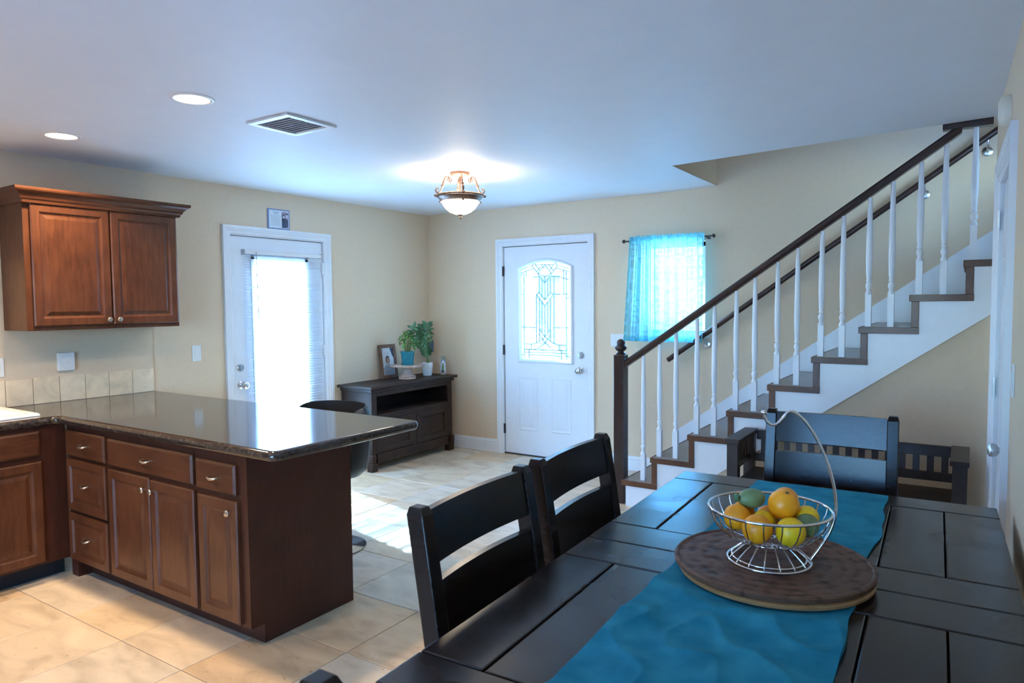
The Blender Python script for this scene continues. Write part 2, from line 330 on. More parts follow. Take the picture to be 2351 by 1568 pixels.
# ------------------------------------------------------------------ geometry helpers
class MB:
    def __init__(s): s.v = []; s.f = []
    def add(s, vs, fs):
        b = len(s.v); s.v += [tuple(x) for x in vs]; s.f += [tuple(b+i for i in f) for f in fs]; return s
    def box(s, x0, x1, y0, y1, z0, z1):
        x0, x1 = min(x0,x1), max(x0,x1); y0, y1 = min(y0,y1), max(y0,y1); z0, z1 = min(z0,z1), max(z0,z1)
        return s.add([(x0,y0,z0),(x1,y0,z0),(x1,y1,z0),(x0,y1,z0),(x0,y0,z1),(x1,y0,z1),(x1,y1,z1),(x0,y1,z1)],
              [(0,3,2,1),(4,5,6,7),(0,1,5,4),(1,2,6,5),(2,3,7,6),(3,0,4,7)])
    def prism(s, poly, axis, a0, a1):
        # poly in the two other axes (in xyz order), extruded along axis
        n = len(poly)
        def mk(p, a):
            return (a,p[0],p[1]) if axis == 'x' else (p[0],a,p[1]) if axis == 'y' else (p[0],p[1],a)
        vs = [mk(p,a0) for p in poly]+[mk(p,a1) for p in poly]
        fs = [tuple(range(n-1,-1,-1)), tuple(range(n,2*n))]+[(i,(i+1)%n,n+(i+1)%n,n+i) for i in range(n)]
        return s.add(vs, fs)
    def lathe(s, prof, c=(0,0,0), n=24, axis='z', cap=True):
        vs = []; fs = []
        for r, h in prof:
            for k in range(n):
                a = 2*math.pi*k/n; q = (r*math.cos(a), r*math.sin(a), h)
                if axis == 'x': q = (q[2], q[0], q[1])
                elif axis == 'y': q = (q[1], q[2], q[0])
                vs.append((c[0]+q[0], c[1]+q[1], c[2]+q[2]))
        for i in range(len(prof)-1):
            for k in range(n): fs.append((i*n+k, i*n+(k+1)%n, (i+1)*n+(k+1)%n, (i+1)*n+k))
        if cap:
            fs.append(tuple(range(n-1,-1,-1))); b = (len(prof)-1)*n; fs.append(tuple(range(b,b+n)))
        return s.add(vs, fs)
    def tube(s, pts, rad, n=8, closed=False, flat=None):
        P = [Vector(p) for p in pts]; m = len(P)
        if not isinstance(rad, (list, tuple)): rad = [rad]*m
        vs = []; fs = []; prev = None
        for i in range(m):
            if closed: t = (P[(i+1)%m]-P[i-1])
            else: t = P[min(i+1,m-1)]-P[max(i-1,0)]
            t.normalize()
            if prev is None:
                ref = Vector((0,0,1)) if abs(t.z) < 0.9 else Vector((1,0,0))
                a = t.cross(ref).normalized()
            else:
                a = (prev - t*prev.dot(t)).normalized()
            prev = a; b = t.cross(a)
            for k in range(n):
                w = 2*math.pi*k/n
                vs.append(P[i]+(a*math.cos(w)+b*math.sin(w))*rad[i])
        for i in range(m if closed else m-1):
            j = (i+1)%m
            for k in range(n): fs.append((i*n+k, i*n+(k+1)%n, j*n+(k+1)%n, j*n+k))
        if not closed:
            fs.append(tuple(range(n-1,-1,-1))); b = (m-1)*n; fs.append(tuple(range(b,b+n)))
        return s.add(vs, fs)
    def ring(s, c, r, t, n=40, m=8, axis='z'):
        pts = []
        for k in range(n):
            a = 2*math.pi*k/n
            q = (r*math.cos(a), r*math.sin(a), 0) if axis == 'z' else (0, r*math.cos(a), r*math.sin(a)) if axis == 'x' else (r*math.cos(a), 0, r*math.sin(a))
            pts.append((c[0]+q[0], c[1]+q[1], c[2]+q[2]))
        return s.tube(pts, t, m, closed=True)
    def ball(s, c, r, n=14, m=9, sc=(1,1,1), rot=None):
        vs = [(0,0,r)]; fs = []
        for i in range(1, m):
            th = math.pi*i/m
            for k in range(n):
                a = 2*math.pi*k/n; vs.append((r*math.sin(th)*math.cos(a), r*math.sin(th)*math.sin(a), r*math.cos(th)))
        vs.append((0,0,-r))
        for k in range(n): fs.append((0, 1+k, 1+(k+1)%n))
        for i in range(m-2):
            for k in range(n): fs.append((1+i*n+k, 1+(i+1)*n+k, 1+(i+1)*n+(k+1)%n, 1+i*n+(k+1)%n))
        b = len(vs)-1
        for k in range(n): fs.append((b, 1+(m-2)*n+(k+1)%n, 1+(m-2)*n+k))
        out = []
        for q in vs:
            w = Vector((q[0]*sc[0], q[1]*sc[1], q[2]*sc[2]))
            if rot is not None: w = rot @ w
            out.append(Vector(c)+w)
        return s.add(out, fs)
    def grid(s, fn, nu, nv, thick=0.0, nrm=None):
        vs = [fn(i/nu, j/nv) for j in range(nv+1) for i in range(nu+1)]
        fs = [(j*(nu+1)+i, j*(nu+1)+i+1, (j+1)*(nu+1)+i+1, (j+1)*(nu+1)+i) for j in range(nv) for i in range(nu)]
        return s.add(vs, fs)
    def xf(s, mat): s.v = [tuple(mat @ Vector(q)) for q in s.v]; return s

def obj(name, mb, mat, parent=None, loc=None, smooth=0, bevel=0.0, seg=2, local=False, label=None, kind=None):
    """mesh object; coordinates are world unless local=True (then they are in the parent's / own frame)"""
    off = Vector((0,0,0))
    if not local:
        if parent is not None:
            off = parent.location.copy()
            if parent.parent is not None: off += parent.parent.location
            if parent.type == 'MESH' and parent.parent is None: off = parent.location.copy()
        elif loc is not None: off = Vector(loc)
    me = bpy.data.meshes.new(name)
    me.from_pydata([tuple(Vector(q)-off) for q in mb.v], [], mb.f)
    bm = bmesh.new(); bm.from_mesh(me); bmesh.ops.remove_doubles(bm, verts=bm.verts, dist=1e-6); bmesh.ops.recalc_face_normals(bm, faces=bm.faces); bm.to_mesh(me); bm.free()
    me.materials.append(M[mat])
    if smooth:
        for p_ in me.polygons: p_.use_smooth = True
        me.set_sharp_from_angle(angle=R(smooth))
    ob = bpy.data.objects.new(name, me); C.objects.link(ob)
    if parent is not None: ob.parent = parent
    elif loc is not None: ob.location = loc
    if bevel > 0:
        b = ob.modifiers.new('bevel', 'BEVEL'); b.width = bevel; b.segments = seg; b.limit_method = 'ANGLE'; b.angle_limit = R(35)
        b.harden_normals = False
    if label: ob['label'] = label
    if kind: ob['kind'] = kind
    return ob
def thing(name, label, cat, loc=(0,0,0), rotz=0, group=None, kind=None):
    e = bpy.data.objects.new(name, None); C.objects.link(e)
    e.location = loc; e.rotation_euler = (0,0,rotz); e.empty_display_size = 0.1
    e['label'] = label; e['category'] = cat
    if group: e['group'] = group
    if kind: e['kind'] = kind
    return e
def tag(o, label, cat, group=None):
    o['label'] = label; o['category'] = cat
    if group: o['group'] = group
    return o
def struct(o, label=None):
    o['kind'] = 'structure'
    if label: o['label'] = label
    return o
def share(src, name, parent, loc, rot=(0,0,0)):
    c = src.copy(); c.name = name; C.objects.link(c); c.parent = parent; c.location = loc; c.rotation_euler = rot; return c
def dup(root, loc, rotz, label):
    r = root.copy(); C.objects.link(r); r.location = loc; r.rotation_euler = (0,0,rotz); r['label'] = label
    for ch in list(root.children):
        c = ch.copy(); C.objects.link(c); c.parent = r
        for g in ch.children:
            d = g.copy(); C.objects.link(d); d.parent = c
    return r
def wall_cells(mb, axis, a0, a1, u0, u1, z0, z1, holes):
    """wall slab between a0,a1 on axis; u along the other horizontal axis; rectangular holes (u0,u1,z0,z1)"""
    us = sorted({u0, u1, *[h[0] for h in holes], *[h[1] for h in holes]}); zs = sorted({z0, z1, *[h[2] for h in holes], *[h[3] for h in holes]})
    us = [u for u in us if u0 <= u <= u1]; zs = [z for z in zs if z0 <= z <= z1]
    def inside(u, z): return any(h[0] < u < h[1] and h[2] < z < h[3] for h in holes)
    nu, nz = len(us)-1, len(zs)-1
    full = [[not inside((us[i]+us[i+1])/2, (zs[j]+zs[j+1])/2) for j in range(nz)] for i in range(nu)]
    def P(a, u, z): return (a,u,z) if axis == 'x' else (u,a,z)
    def q(pts): mb.add(pts, [(0,1,2,3)])
    for i in range(nu):
        for j in range(nz):
            if not full[i][j]: continue
            A, B, Z0, Z1 = us[i], us[i+1], zs[j], zs[j+1]
            for a in (a0, a1): q([P(a,A,Z0),P(a,B,Z0),P(a,B,Z1),P(a,A,Z1)])
            for (di, dj, e) in ((-1,0,(A,A)), (1,0,(B,B)), (0,-1,(Z0,Z0)), (0,1,(Z1,Z1))):
                ii, jj = i+di, j+dj
                if 0 <= ii < nu and 0 <= jj < nz and full[ii][jj]: continue
                if di: q([P(a0,e[0],Z0),P(a1,e[0],Z0),P(a1,e[0],Z1),P(a0,e[0],Z1)])
                else: q([P(a0,A,e[0]),P(a1,A,e[0]),P(a1,B,e[0]),P(a0,B,e[0])])
    # weld
    return mb
def ray(px, py):
    return _fw + _rt*((px-1175.5)/FPX) - _up*((py-784.0)/FPX)
def on_y(px, py, Y):
    d = ray(px, py); t = Y/d.y; return Vector((0,0,CH)) + d*t

# ================================================================== THE SETTING
XL, YB, ZC = -4.718, 5.599, 2.38
def zc(x): return ZC if x <= -2.0 else ZC + 0.065*min(1.0, (x+2.0)/2.1)
RW0 = Vector((0.103, 4.59, 0)); RWT = Vector((0.019, -1, 0)).normalized(); RWN = Vector((-1, -0.019, 0)).normalized()
def rw(s, off, z): return RW0 + RWT*s + RWN*off + Vector((0,0,z))      # right wall: s towards the viewer, off out of the wall
RWM = Matrix(((RWN.x, RWT.x, 0, RW0.x), (RWN.y, RWT.y, 0, RW0.y), (0, 0, 1, 0), (0, 0, 0, 1)))   # local (off, s, z) -> world

# floor with travertine tiles
floor = struct(obj('floor', MB().box(-4.86, 1.75, -1.84, 5.74, -0.1, -0.003), 'grout', loc=(-2, 2, -0.003)), 'beige travertine tile floor')
TS, TX, TY = 0.459, -4.0093, 1.5443
def tile_mb(w, d, t=0.012, ch=0.002):
    a, b = w/2, d/2
    vs = [(-a,-b,-t),(a,-b,-t),(a,b,-t),(-a,b,-t),(-a,-b,-ch),(a,-b,-ch),(a,b,-ch),(-a,b,-ch),
          (-a+ch,-b+ch,0),(a-ch,-b+ch,0),(a-ch,b-ch,0),(-a+ch,b-ch,0)]
    fs = [(8,9,10,11)]+[(i,(i+1)%4,4+(i+1)%4,4+i) for i in range(4)]+[(4+i,4+(i+1)%4,8+(i+1)%4,8+i) for i in range(4)]
    return MB().add(vs, fs)
proto = {}
for i in range(-2, 13):
    for j in range(-5, 10):
        x0, x1 = TX+i*TS+0.0018, TX+(i+1)*TS-0.0018; y0, y1 = TY+j*TS+0.0018, TY+(j+1)*TS-0.0018
        x0 = max(x0, XL+0.001); y1 = min(y1, YB-0.001)
        xm = 0.085 + 0.019*(4.59-y0) if y1 > 0.9 else 1.6
        x1 = min(x1, xm)
        if x1-x0 < 0.03 or y1-y0 < 0.03: continue
        if y0 > 4.62 and x0 > -1.8: continue
        key = (round(x1-x0, 4), round(y1-y0, 4))
        c = Vector(((x0+x1)/2, (y0+y1)/2, 0))
        if key not in proto:
            t = obj('tile', tile_mb(*key), 'travertine', parent=floor, local=True); proto[key] = t
            t.location = c-floor.location
        else: share(proto[key], 'tile', floor, c-floor.location, (0, 0, 0))

# ceiling with the stairwell opening
mb = MB(); xs = [-4.86, -2.0, -1.71, 0.1, 1.75]; ys = [-1.84, 4.59, 5.74]
for a in range(4):
    for b in range(2):
        if a >= 2 and b == 1: continue
        x0, x1, y0, y1 = xs[a], xs[a+1], ys[b], ys[b+1]
        mb.add([(x0,y0,zc(x0)),(x1,y0,zc(x1)),(x1,y1,zc(x1)),(x0,y1,zc(x0))], [(0,1,2,3)])
        mb.add([(x0,y0,zc(x0)+.2),(x1,y0,zc(x1)+.2),(x1,y1,zc(x1)+.2),(x0,y1,zc(x0)+.2)], [(0,1,2,3)])
struct(obj('ceiling', mb, 'ceiling_paint', loc=(-2, 2, ZC)), 'smooth white ceiling')

# walls
mb = MB(); wall_cells(mb, 'x', XL-0.14, XL, -1.84, 5.74, 0, 2.6, [(3.262, 4.200, -1, 2.022)])
mb.box(XL, -4.70, -1.70, 2.635, 0, 2.40)
wall_left = struct(obj('wall_left', mb, 'wall_paint', loc=(XL, 2, 0)), 'beige wall with the patio door')
mb = MB(); wall_cells(mb, 'y', YB, YB+0.14, -4.86, 1.89, 0, 4.95, [(-3.795, -2.855, -1, 2.022), (-2.33, -1.80, 1.19, 1.96)])
wall_back = struct(obj('wall_back', mb, 'wall_paint', loc=(-2, YB, 0)), 'beige wall with the front door')
mb = MB(); wall_cells(mb, 'y', -1.84, -1.70, -4.86, 1.75, 0, 2.6, [(-2.2, -0.3, 0.03, 2.03)])
wall_rear = struct(obj('wall_rear', mb, 'wall_paint', loc=(-2, -1.7, 0)), 'beige wall behind the dining area')
mb = MB(); wall_cells(mb, 'x', -0.10, 0, 0, 3.7, 0, 2.6, [(0.485, 1.395, -1, 2.032)])
mb.xf(RWM)
wall_right = struct(obj('wall_right', mb, 'wall_paint', loc=RW0), 'beige wall beside the dining table')
mb = MB(); mb.box(0.17, 1.75, 0.82, 0.92, 0, 2.6); mb.box(1.62, 1.75, -1.75, 0.9, 0, 2.6)
struct(obj('wall_side', mb, 'wall_paint', loc=(1.0, 0.9, 0)), 'beige return wall')
# stairwell above the ceiling
mb = MB()
mb.box(-1.81, -1.71, 4.60, YB, ZC+0.012, 4.9)
mb.prism([(-1.81, zc(-1.81)+0.004), (0.1, zc(0.1)+0.004), (1.75, zc(0.1)+0.004), (1.75, 4.9), (-1.81, 4.9)], 'y', 4.49, 4.59)
wall_cells(mb, 'x', 1.75, 1.89, 4.49, 5.74, 0, 4.95, [(5.00, 5.26, 3.9, 4.3)])
mb.box(-1.81, 1.89, 4.49, 5.74, 4.9, 5.0)
struct(obj('wall_stairwell', mb, 'wall_paint', loc=(-1, 4.59, ZC)), 'shaded beige stairwell walls')
portal('portal_stairs', (1.80, 5.13, 4.1), (-1, 0, 0), 0.24, 0.38)
# wall under the flight
mb = MB()
mb.prism([(-1.83, 0), (0.10, 0), (0.10, 1.385), (-1.83, 0.01)], 'y', 4.612, 4.70)
struct(obj('wall_understairs', mb, 'wall_paint', loc=(-0.8, 4.6, 0)), 'beige triangular wall under the stairs')

# baseboards
def baseboard(name, axis, a, sgn, u0, u1, label):
    prof = [(0, 0), (0.016, 0), (0.016, 0.082), (0.011, 0.088), (0.013, 0.104), (0.006, 0.112), (0.006, 0.124), (0, 0.126)]
    mb = MB()
    if axis == 'y': mb.prism([(a+sgn*p[0], p[1]) for p in prof], 'x', u0, u1)
    else: mb.prism([(a+sgn*p[0], p[1]) for p in prof], 'y', u0, u1)
    return struct(obj(name, mb, 'trim_white', loc=((u0+u1)/2, a, 0) if axis == 'y' else (a, (u0+u1)/2, 0)), label)
baseboard('baseboard_back', 'y', YB, -1, -4.70, -3.858, 'white moulded baseboard left of the front door')
baseboard('baseboard_stair', 'y', YB, -1, -2.812, -2.075, 'white moulded baseboard right of the front door')
baseboard('baseboard_left', 'x', XL, 1, 4.268, 5.58, 'white moulded baseboard behind the console')
baseboard('baseboard_kitchen', 'x', XL, 1, 2.66, 3.218, 'white moulded baseboard beside the patio door')

def slab_box(mb, mapf, u0, u1, o0, o1, z0, z1):
    a = [mapf(u0,o0,z0), mapf(u1,o0,z0), mapf(u1,o1,z0), mapf(u0,o1,z0)]
    b = [mapf(u0,o0,z1), mapf(u1,o0,z1), mapf(u1,o1,z1), mapf(u0,o1,z1)]
    mb.add(a+b, [(0,3,2,1),(4,5,6,7),(0,1,5,4),(1,2,6,5),(2,3,7,6),(3,0,4,7)])
    return mb
# door casings -----------------------------------------------------
def casing(name, mapf, u0, u1, ztop, w, label, jamb=0.11):
    """mapf(u, off, z): off out of the wall"""
    mb = MB()
    prof = [(0, 0.004), (0.012, 0.014), (0.030, 0.014), (0.036, 0.019), (w*0.62, 0.019), (w*0.70, 0.024), (w, 0.024)]   # (distance from opening, relief)
    for s_, e in ((-1, u0), (1, u1)):
        pts = [(e+s_*d, o_) for d, o_ in prof]
        for k in range(len(pts)-1):
            (a, oa), (b, ob_) = pts[k], pts[k+1]
            da, db = prof[k][0], prof[k+1][0]
            mb.add([mapf(a, oa, 0), mapf(b, ob_, 0), mapf(b, ob_, ztop+db), mapf(a, oa, ztop+da)], [(0,1,2,3)])
        a, oa = pts[-1]
        mb.add([mapf(a, oa, 0), mapf(a, 0, 0), mapf(a, 0, ztop+w), mapf(a, oa, ztop+w)], [(0,1,2,3)])
        # jamb lining
        mb.add([mapf(e, 0.004, 0), mapf(e, -jamb, 0), mapf(e, -jamb, ztop), mapf(e, 0.004, ztop)], [(0,1,2,3)])
        slab_box(mb, mapf, e, e-s_*0.028, -jamb, -0.057, 0, ztop)
    for k in range(len(prof)-1):
        (d0, o0), (d1, o1) = prof[k], prof[k+1]
        mb.add([mapf(u0-d0, o0, ztop+d0), mapf(u1+d0, o0, ztop+d0), mapf(u1+d1, o1, ztop+d1), mapf(u0-d1, o1, ztop+d1)], [(0,1,2,3)])
    d, o_ = prof[-1]
    mb.add([mapf(u0-d, o_, ztop+d), mapf(u1+d, o_, ztop+d), mapf(u1+d, 0, ztop+d), mapf(u0-d, 0, ztop+d)], [(0,1,2,3)])
    mb.add([mapf(u0, 0.004, ztop), mapf(u1, 0.004, ztop), mapf(u1, -jamb, ztop), mapf(u0, -jamb, ztop)], [(0,1,2,3)])
    slab_box(mb, mapf, u0, u1, -jamb, -0.057, ztop-0.028, ztop)
    c = mapf((u0+u1)/2, 0, 0)
    return struct(obj(name, mb, 'trim_white', loc=c), label)
mapL = lambda u, o_, z: Vector((XL+o_, u, z))
mapB = lambda u, o_, z: Vector((u, YB-o_, z))
mapR = lambda u, o_, z: rw(u, o_, z)
casing('trim_1', mapL, 3.275, 4.188, 2.010, 0.072, 'white moulded casing around the patio door')
casing('trim_2', mapB, -3.783, -2.867, 2.010, 0.070, 'white moulded casing around the front door')
casing('trim_3', mapR, 0.497, 1.384, 2.022, 0.090, 'white moulded casing around the panelled side door')

def knobset(parent, mapf, u, z, out, mat='steel', label='round metal door knob'):
    mb = MB()
    prof = [(0.033, 0.0), (0.033, 0.006), (0.020, 0.012), (0.012, 0.022), (0.012, 0.034), (0.022, 0.040), (0.028, 0.052), (0.027, 0.062), (0.018, 0.070), (0.004, 0.073)]
    mb.lathe(prof, n=20)
    o0 = mapf(u, out, z); nrm = (mapf(u, out+1, z)-o0).normalized()
    q = nrm.to_track_quat('Z', 'Y').to_matrix().to_4x4()
    mb.xf(Matrix.Translation(o0) @ q)
    return obj('door_knob', mb, mat, parent=parent, smooth=40, label=label)
def deadbolt(parent, mapf, u, z, out, mat='steel'):
    mb = MB().lathe([(0.031, 0), (0.031, 0.008), (0.026, 0.014), (0.010, 0.015)], n=20)
    mb.box(-0.005, 0.005, -0.019, 0.019, 0.012, 0.030)
    o0 = mapf(u, out, z); nrm = (mapf(u, out+1, z)-o0).normalized()
    mb.xf(Matrix.Translation(o0) @ nrm.to_track_quat('Z', 'Y').to_matrix().to_4x4())
    return obj('deadbolt', mb, mat, parent=parent, smooth=30)
def hinge(parent, mapf, u, z, out, mat, h=0.10, w=0.016):
    mb = MB()
    a = [mapf(u-w, out, z-h/2), mapf(u+w, out, z-h/2), mapf(u+w, out+0.003, z-h/2), mapf(u-w, out+0.003, z-h/2)]
    b = [p_+Vector((0,0,h)) for p_ in a]
    mb.add(a+b, [(0,1,2,3),(4,5,6,7),(0,1,5,4),(1,2,6,5),(2,3,7,6),(3,0,4,7)])
    c = mapf(u, out+0.005, z-h/2)
    mb.lathe([(0.006, 0), (0.006, h)], c=c, n=10)
    return obj('hinge', mb, mat, parent=parent, smooth=40)
def sunk_panel(parent, mapf, u0, u1, z0, z1, out, mat='door_white', name='panel'):
    """moulded raised panel standing on a slab face"""
    mb = MB()
    rings = [(0.0, 0.0), (0.010, 0.006), (0.020, 0.003), (0.034, 0.003), (0.055, 0.009)]
    prev = None
    for ins, o_ in rings:
        cur = [mapf(u0+ins, out+o_, z0+ins), mapf(u1-ins, out+o_, z0+ins), mapf(u1-ins, out+o_, z1-ins), mapf(u0+ins, out+o_, z1-ins)]
        if prev:
            for k in range(4): mb.add([prev[k], prev[(k+1)%4], cur[(k+1)%4], cur[k]], [(0,1,2,3)])
        prev = cur
    mb.add(prev, [(0,1,2,3)])
    return obj(name, mb, mat, parent=parent)
def slab_hole(mb, mapf, u0, u1, z0, z1, h, o0, o1):
    slab_box(mb, mapf, u0, h[0], o0, o1, z0, z1); slab_box(mb, mapf, h[1], u1, o0, o1, z0, z1)
    slab_box(mb, mapf, h[0], h[1], o0, o1, z0, h[2]); slab_box(mb, mapf, h[0], h[1], o0, o1, h[3], z1)

# patio door (door_1) -----------------------------------------------
mb = MB(); slab_hole(mb, mapL, 3.283, 4.180, 0.012, 2.003, (3.480, 4.000, 0.22, 1.84), -0.055, -0.012)
d1 = struct(obj('door_1', mb, 'door_white', loc=(XL, 3.73, 0)), 'white glazed patio door with white mini blind')
mb = MB(); slab_box(mb, mapL, 3.480, 4.000, -0.038, -0.032, 0.22, 1.84); obj('pane', mb, 'glass_clear', parent=d1)
mb = MB()
for (a, b, c, d) in ((3.460,3.490,0.20,1.86),(3.990,4.020,0.20,1.86),(3.460,4.020,0.20,0.23),(3.460,4.020,1.83,1.86)): slab_box(mb, mapL, a, b, -0.012, -0.003, c, d)
obj('glazing_bead', mb, 'door_white', parent=d1, bevel=0.002)
knobset(d1, mapL, 3.345, 0.850, -0.012); deadbolt(d1, mapL, 3.338, 0.985, -0.012)
for z in (0.30, 1.07, 1.78): hinge(d1, mapL, 4.184, z, 0.0, 'trim_white')
mb = MB(); slab_box(mb, mapL, 3.275, 4.188, -0.12, -0.004, 0.0, 0.011); struct(obj('trim_4', mb, 'steel', loc=(XL, 3.73, 0)), 'metal threshold of the patio door')

# front door (door_2) ------------------------------------------------
GX0, GX1, GZ0, GZS, GZT = -3.592, -3.050, 0.930, 1.797, 1.852
def arch(z0, zs, zt, x0, x1, n=14):
    xm, hw = (x0+x1)/2, (x1-x0)/2
    pts = [(x0, z0), (x1, z0)]
    for k in range(n+1):
        t = 1-2*k/n
        pts.append((xm+hw*t, zs+(zt-zs)*(1-t*t)))
    return pts
bm = bmesh.new()
def loop(pts, y): 
    vs = [bm.verts.new((x, y, z)) for x, z in pts]
    return [bm.edges.new((vs[i], vs[(i+1)%len(vs)])) for i in range(len(vs))]
e = loop([(-3.774,0.012),(-2.876,0.012),(-2.876,2.002),(-3.774,2.002)], YB+0.012) + loop(arch(GZ0,GZS,GZT,GX0,GX1), YB+0.012)
bmesh.ops.triangle_fill(bm, edges=e, use_beauty=True)
bm.verts.ensure_lookup_table()
mb = MB(); mb.add([v.co.copy() for v in bm.verts], [tuple(v.index for v in f.verts) for f in bm.faces] if not bm.verts.index_update() else [])
mb.add([v.co + Vector((0,0.044,0)) for v in bm.verts], [tuple(v.index for v in f.verts) for f in bm.faces])
nv = 4; ap = arch(GZ0,GZS,GZT,GX0,GX1)
for pts in ([(-3.774,0.012),(-2.876,0.012),(-2.876,2.002),(-3.774,2.002)], ap):
    for k in range(len(pts)):
        a, b = pts[k], pts[(k+1)%len(pts)]
        mb.add([(a[0],YB+.012,a[1]),(b[0],YB+.012,b[1]),(b[0],YB+.056,b[1]),(a[0],YB+.056,a[1])], [(0,1,2,3)])
bm.free()
d2 = struct(obj('door_2', mb, 'door_white', loc=(-3.32, YB, 0)), 'white front door with arched leaded glass')
def offset_arch(d): return arch(GZ0-d, GZS, GZT+d, GX0-d, GX1+d)
mb = MB()
rings = [(0.0, 0.020), (0.004, -0.002), (0.014, -0.010), (0.024, -0.008), (0.032, 0.012)]
prev = None
for d, o_ in rings:
    cur = [(x, YB+o_, z) for x, z in offset_arch(d)]
    if prev:
        n_ = len(cur)
        for k in range(n_): mb.add([prev[k], prev[(k+1)%n_], cur[(k+1)%n_], cur[k]], [(0,1,2,3)])
    prev = cur
obj('glass_surround', mb, 'door_white', parent=d2, smooth=35)
mb = MB(); n_ = len(ap)
mb.add([(x, YB+0.030, z) for x, z in ap]+[(x, YB+0.036, z) for x, z in ap], [tuple(range(n_)), tuple(range(2*n_-1, n_-1, -1))]+[(k,(k+1)%n_,n_+(k+1)%n_,n_+k) for k in range(n_)])
obj('leaded_pane', mb, 'glass_leaded', parent=d2, label='arched pane of textured glass')
# leading, traced from the pattern in the pane
lines = [
 [(92,230),(150,205),(245,178)], [(575,178),(650,190),(733,210)], [(92,272),(170,240),(260,215)], [(560,208),(640,225),(733,248)],
 [(250,328),(330,315)], [(490,312),(600,322),(733,362)], [(262,135),(242,180),(410,405),(575,178),(552,125)],
 [(262,135),(340,232)], [(552,125),(478,226)], [(290,162),(520,158)], [(375,165),(295,255)], [(460,162),(523,240)],
 [(410,162),(350,232),(318,285)], [(410,162),(462,226),(495,280)], [(320,275),(410,320),(495,268)], [(410,320),(410,405)], [(375,200),(440,200)],
 [(335,320),(335,540)], [(372,355),(372,600)], [(410,405),(410,628)], [(448,350),(448,590)], [(484,318),(484,535)], [(530,315),(530,550)],
 [(660,230),(660,550)], [(695,245),(697,1425)], [(298,560),(335,535),(410,628),(484,532),(525,555),(410,710),(298,560)],
 [(297,560),(297,1205)], [(337,610),(337,1180)], [(372,655),(372,1070)], [(410,710),(410,1120)], [(448,660),(448,1065)], [(484,615),(484,1180)], [(530,560),(530,1210)],
 [(530,553),(735,553)], [(135,995),(297,998)], [(530,998),(735,1002)], [(133,270),(137,1405)], [(160,245),(160,330)], [(95,300),(133,292)],
 [(338,1015),(380,1090),(440,1150),(520,1205),(600,1232)], [(484,1020),(440,1090),(380,1155),(297,1205),(230,1220)],
 [(338,1080),(400,1190),(490,1268)], [(484,1095),(410,1210),(330,1270),(260,1292)],
 [(135,1215),(230,1220),(230,1288),(135,1288)], [(697,1234),(600,1232),(600,1302),(697,1305)], [(140,1290),(630,1305)], [(140,1325),(692,1345)],
 [(200,1290),(200,1410)], [(630,1305),(630,1425)], [(200,1360),(630,1380)], [(95,1360),(137,1362)], [(697,1385),(737,1387)], [(100,555),(133,555)], [(697,605),(735,605)], [(100,990),(135,995)]]
mb = MB()
for pl in lines:
    P = [on_y(1180+a/5.807, 580+b/5.807, YB+0.028) for a, b in pl]
    P = [Vector((min(max(q.x, GX0+.002), GX1-.002), YB+0.028, min(max(q.z, GZ0+.002), GZT))) for q in P]
    for a, b in zip(P[:-1], P[1:]):
        t = (b-a).normalized(); nn = Vector((-t.z, 0, t.x))*0.0028
        mb.add([a-nn, b-nn, b+nn, a+nn, a-nn+Vector((0,.010,0)), b-nn+Vector((0,.010,0)), b+nn+Vector((0,.010,0)), a+nn+Vector((0,.010,0))],
               [(0,1,2,3),(4,5,6,7),(0,1,5,4),(1,2,6,5),(2,3,7,6),(3,0,4,7)])
obj('leading', mb, 'lead', parent=d2, label='dark lead lines in a geometric pattern')
sunk_panel(d2, mapB, -3.612, -3.398, 0.243, 0.757, -0.012); sunk_panel(d2, mapB, -3.256, -3.042, 0.247, 0.760, -0.012)
knobset(d2, mapB, -2.948, 0.850, -0.012); deadbolt(d2, mapB, -2.944, 0.988, -0.012)
for z in (0.245, 1.015, 1.775): hinge(d2, mapB, -3.781, z, 0.0, 'black_metal', 0.095, 0.012)
mb = MB(); slab_box(mb, mapB, -3.783, -2.867, -0.13, -0.004, 0.0, 0.011); struct(obj('trim_5', mb, 'black_metal', loc=(-3.32, YB, 0)), 'dark threshold under the front door')

# side door (door_3) in the right wall --------------------------------
mb = MB(); slab_box(mb, mapR, 0.505, 1.376, -0.055, -0.014, 0.010, 2.014)
d3 = struct(obj('door_3', mb, 'door_white', loc=rw(0.94, 0, 0)), 'white panelled side door with knob')
for u0, u1 in ((0.60, 0.90), (0.98, 1.28)):
    for z0, z1 in ((0.16, 0.82), (0.98, 1.55), (1.66, 1.90)): sunk_panel(d3, mapR, u0, u1, z0, z1, -0.014)
knobset(d3, mapR, 1.305, 0.880, -0.014); deadbolt(d3, mapR, 1.300, 1.010, -0.014)
for z in (0.25, 1.045, 1.845): hinge(d3, mapR, 0.500, z, 0.002, 'steel', 0.095, 0.014)

# window_1 in the back wall ------------------------------------------
mb = MB()
for a in ((-2.33,-2.29,1.19,1.96), (-1.84,-1.80,1.19,1.96), (-2.33,-1.80,1.19,1.23), (-2.33,-1.80,1.92,1.96)):
    mb.box(a[0], a[1], YB+0.06, YB+0.10, a[2], a[3])
w1 = struct(obj('window_1', mb, 'trim_white', loc=(-2.065, YB, 1.19), bevel=0.003), 'small window behind the turquoise curtain')
obj('pane', MB().box(-2.29, -1.84, YB+0.078, YB+0.083, 1.23, 1.92), 'glass_clear', parent=w1)
obj('window_sill', MB().box(-2.36, -1.77, YB-0.02, YB+0.07, 1.17, 1.19), 'trim_white', parent=w1, bevel=0.003)
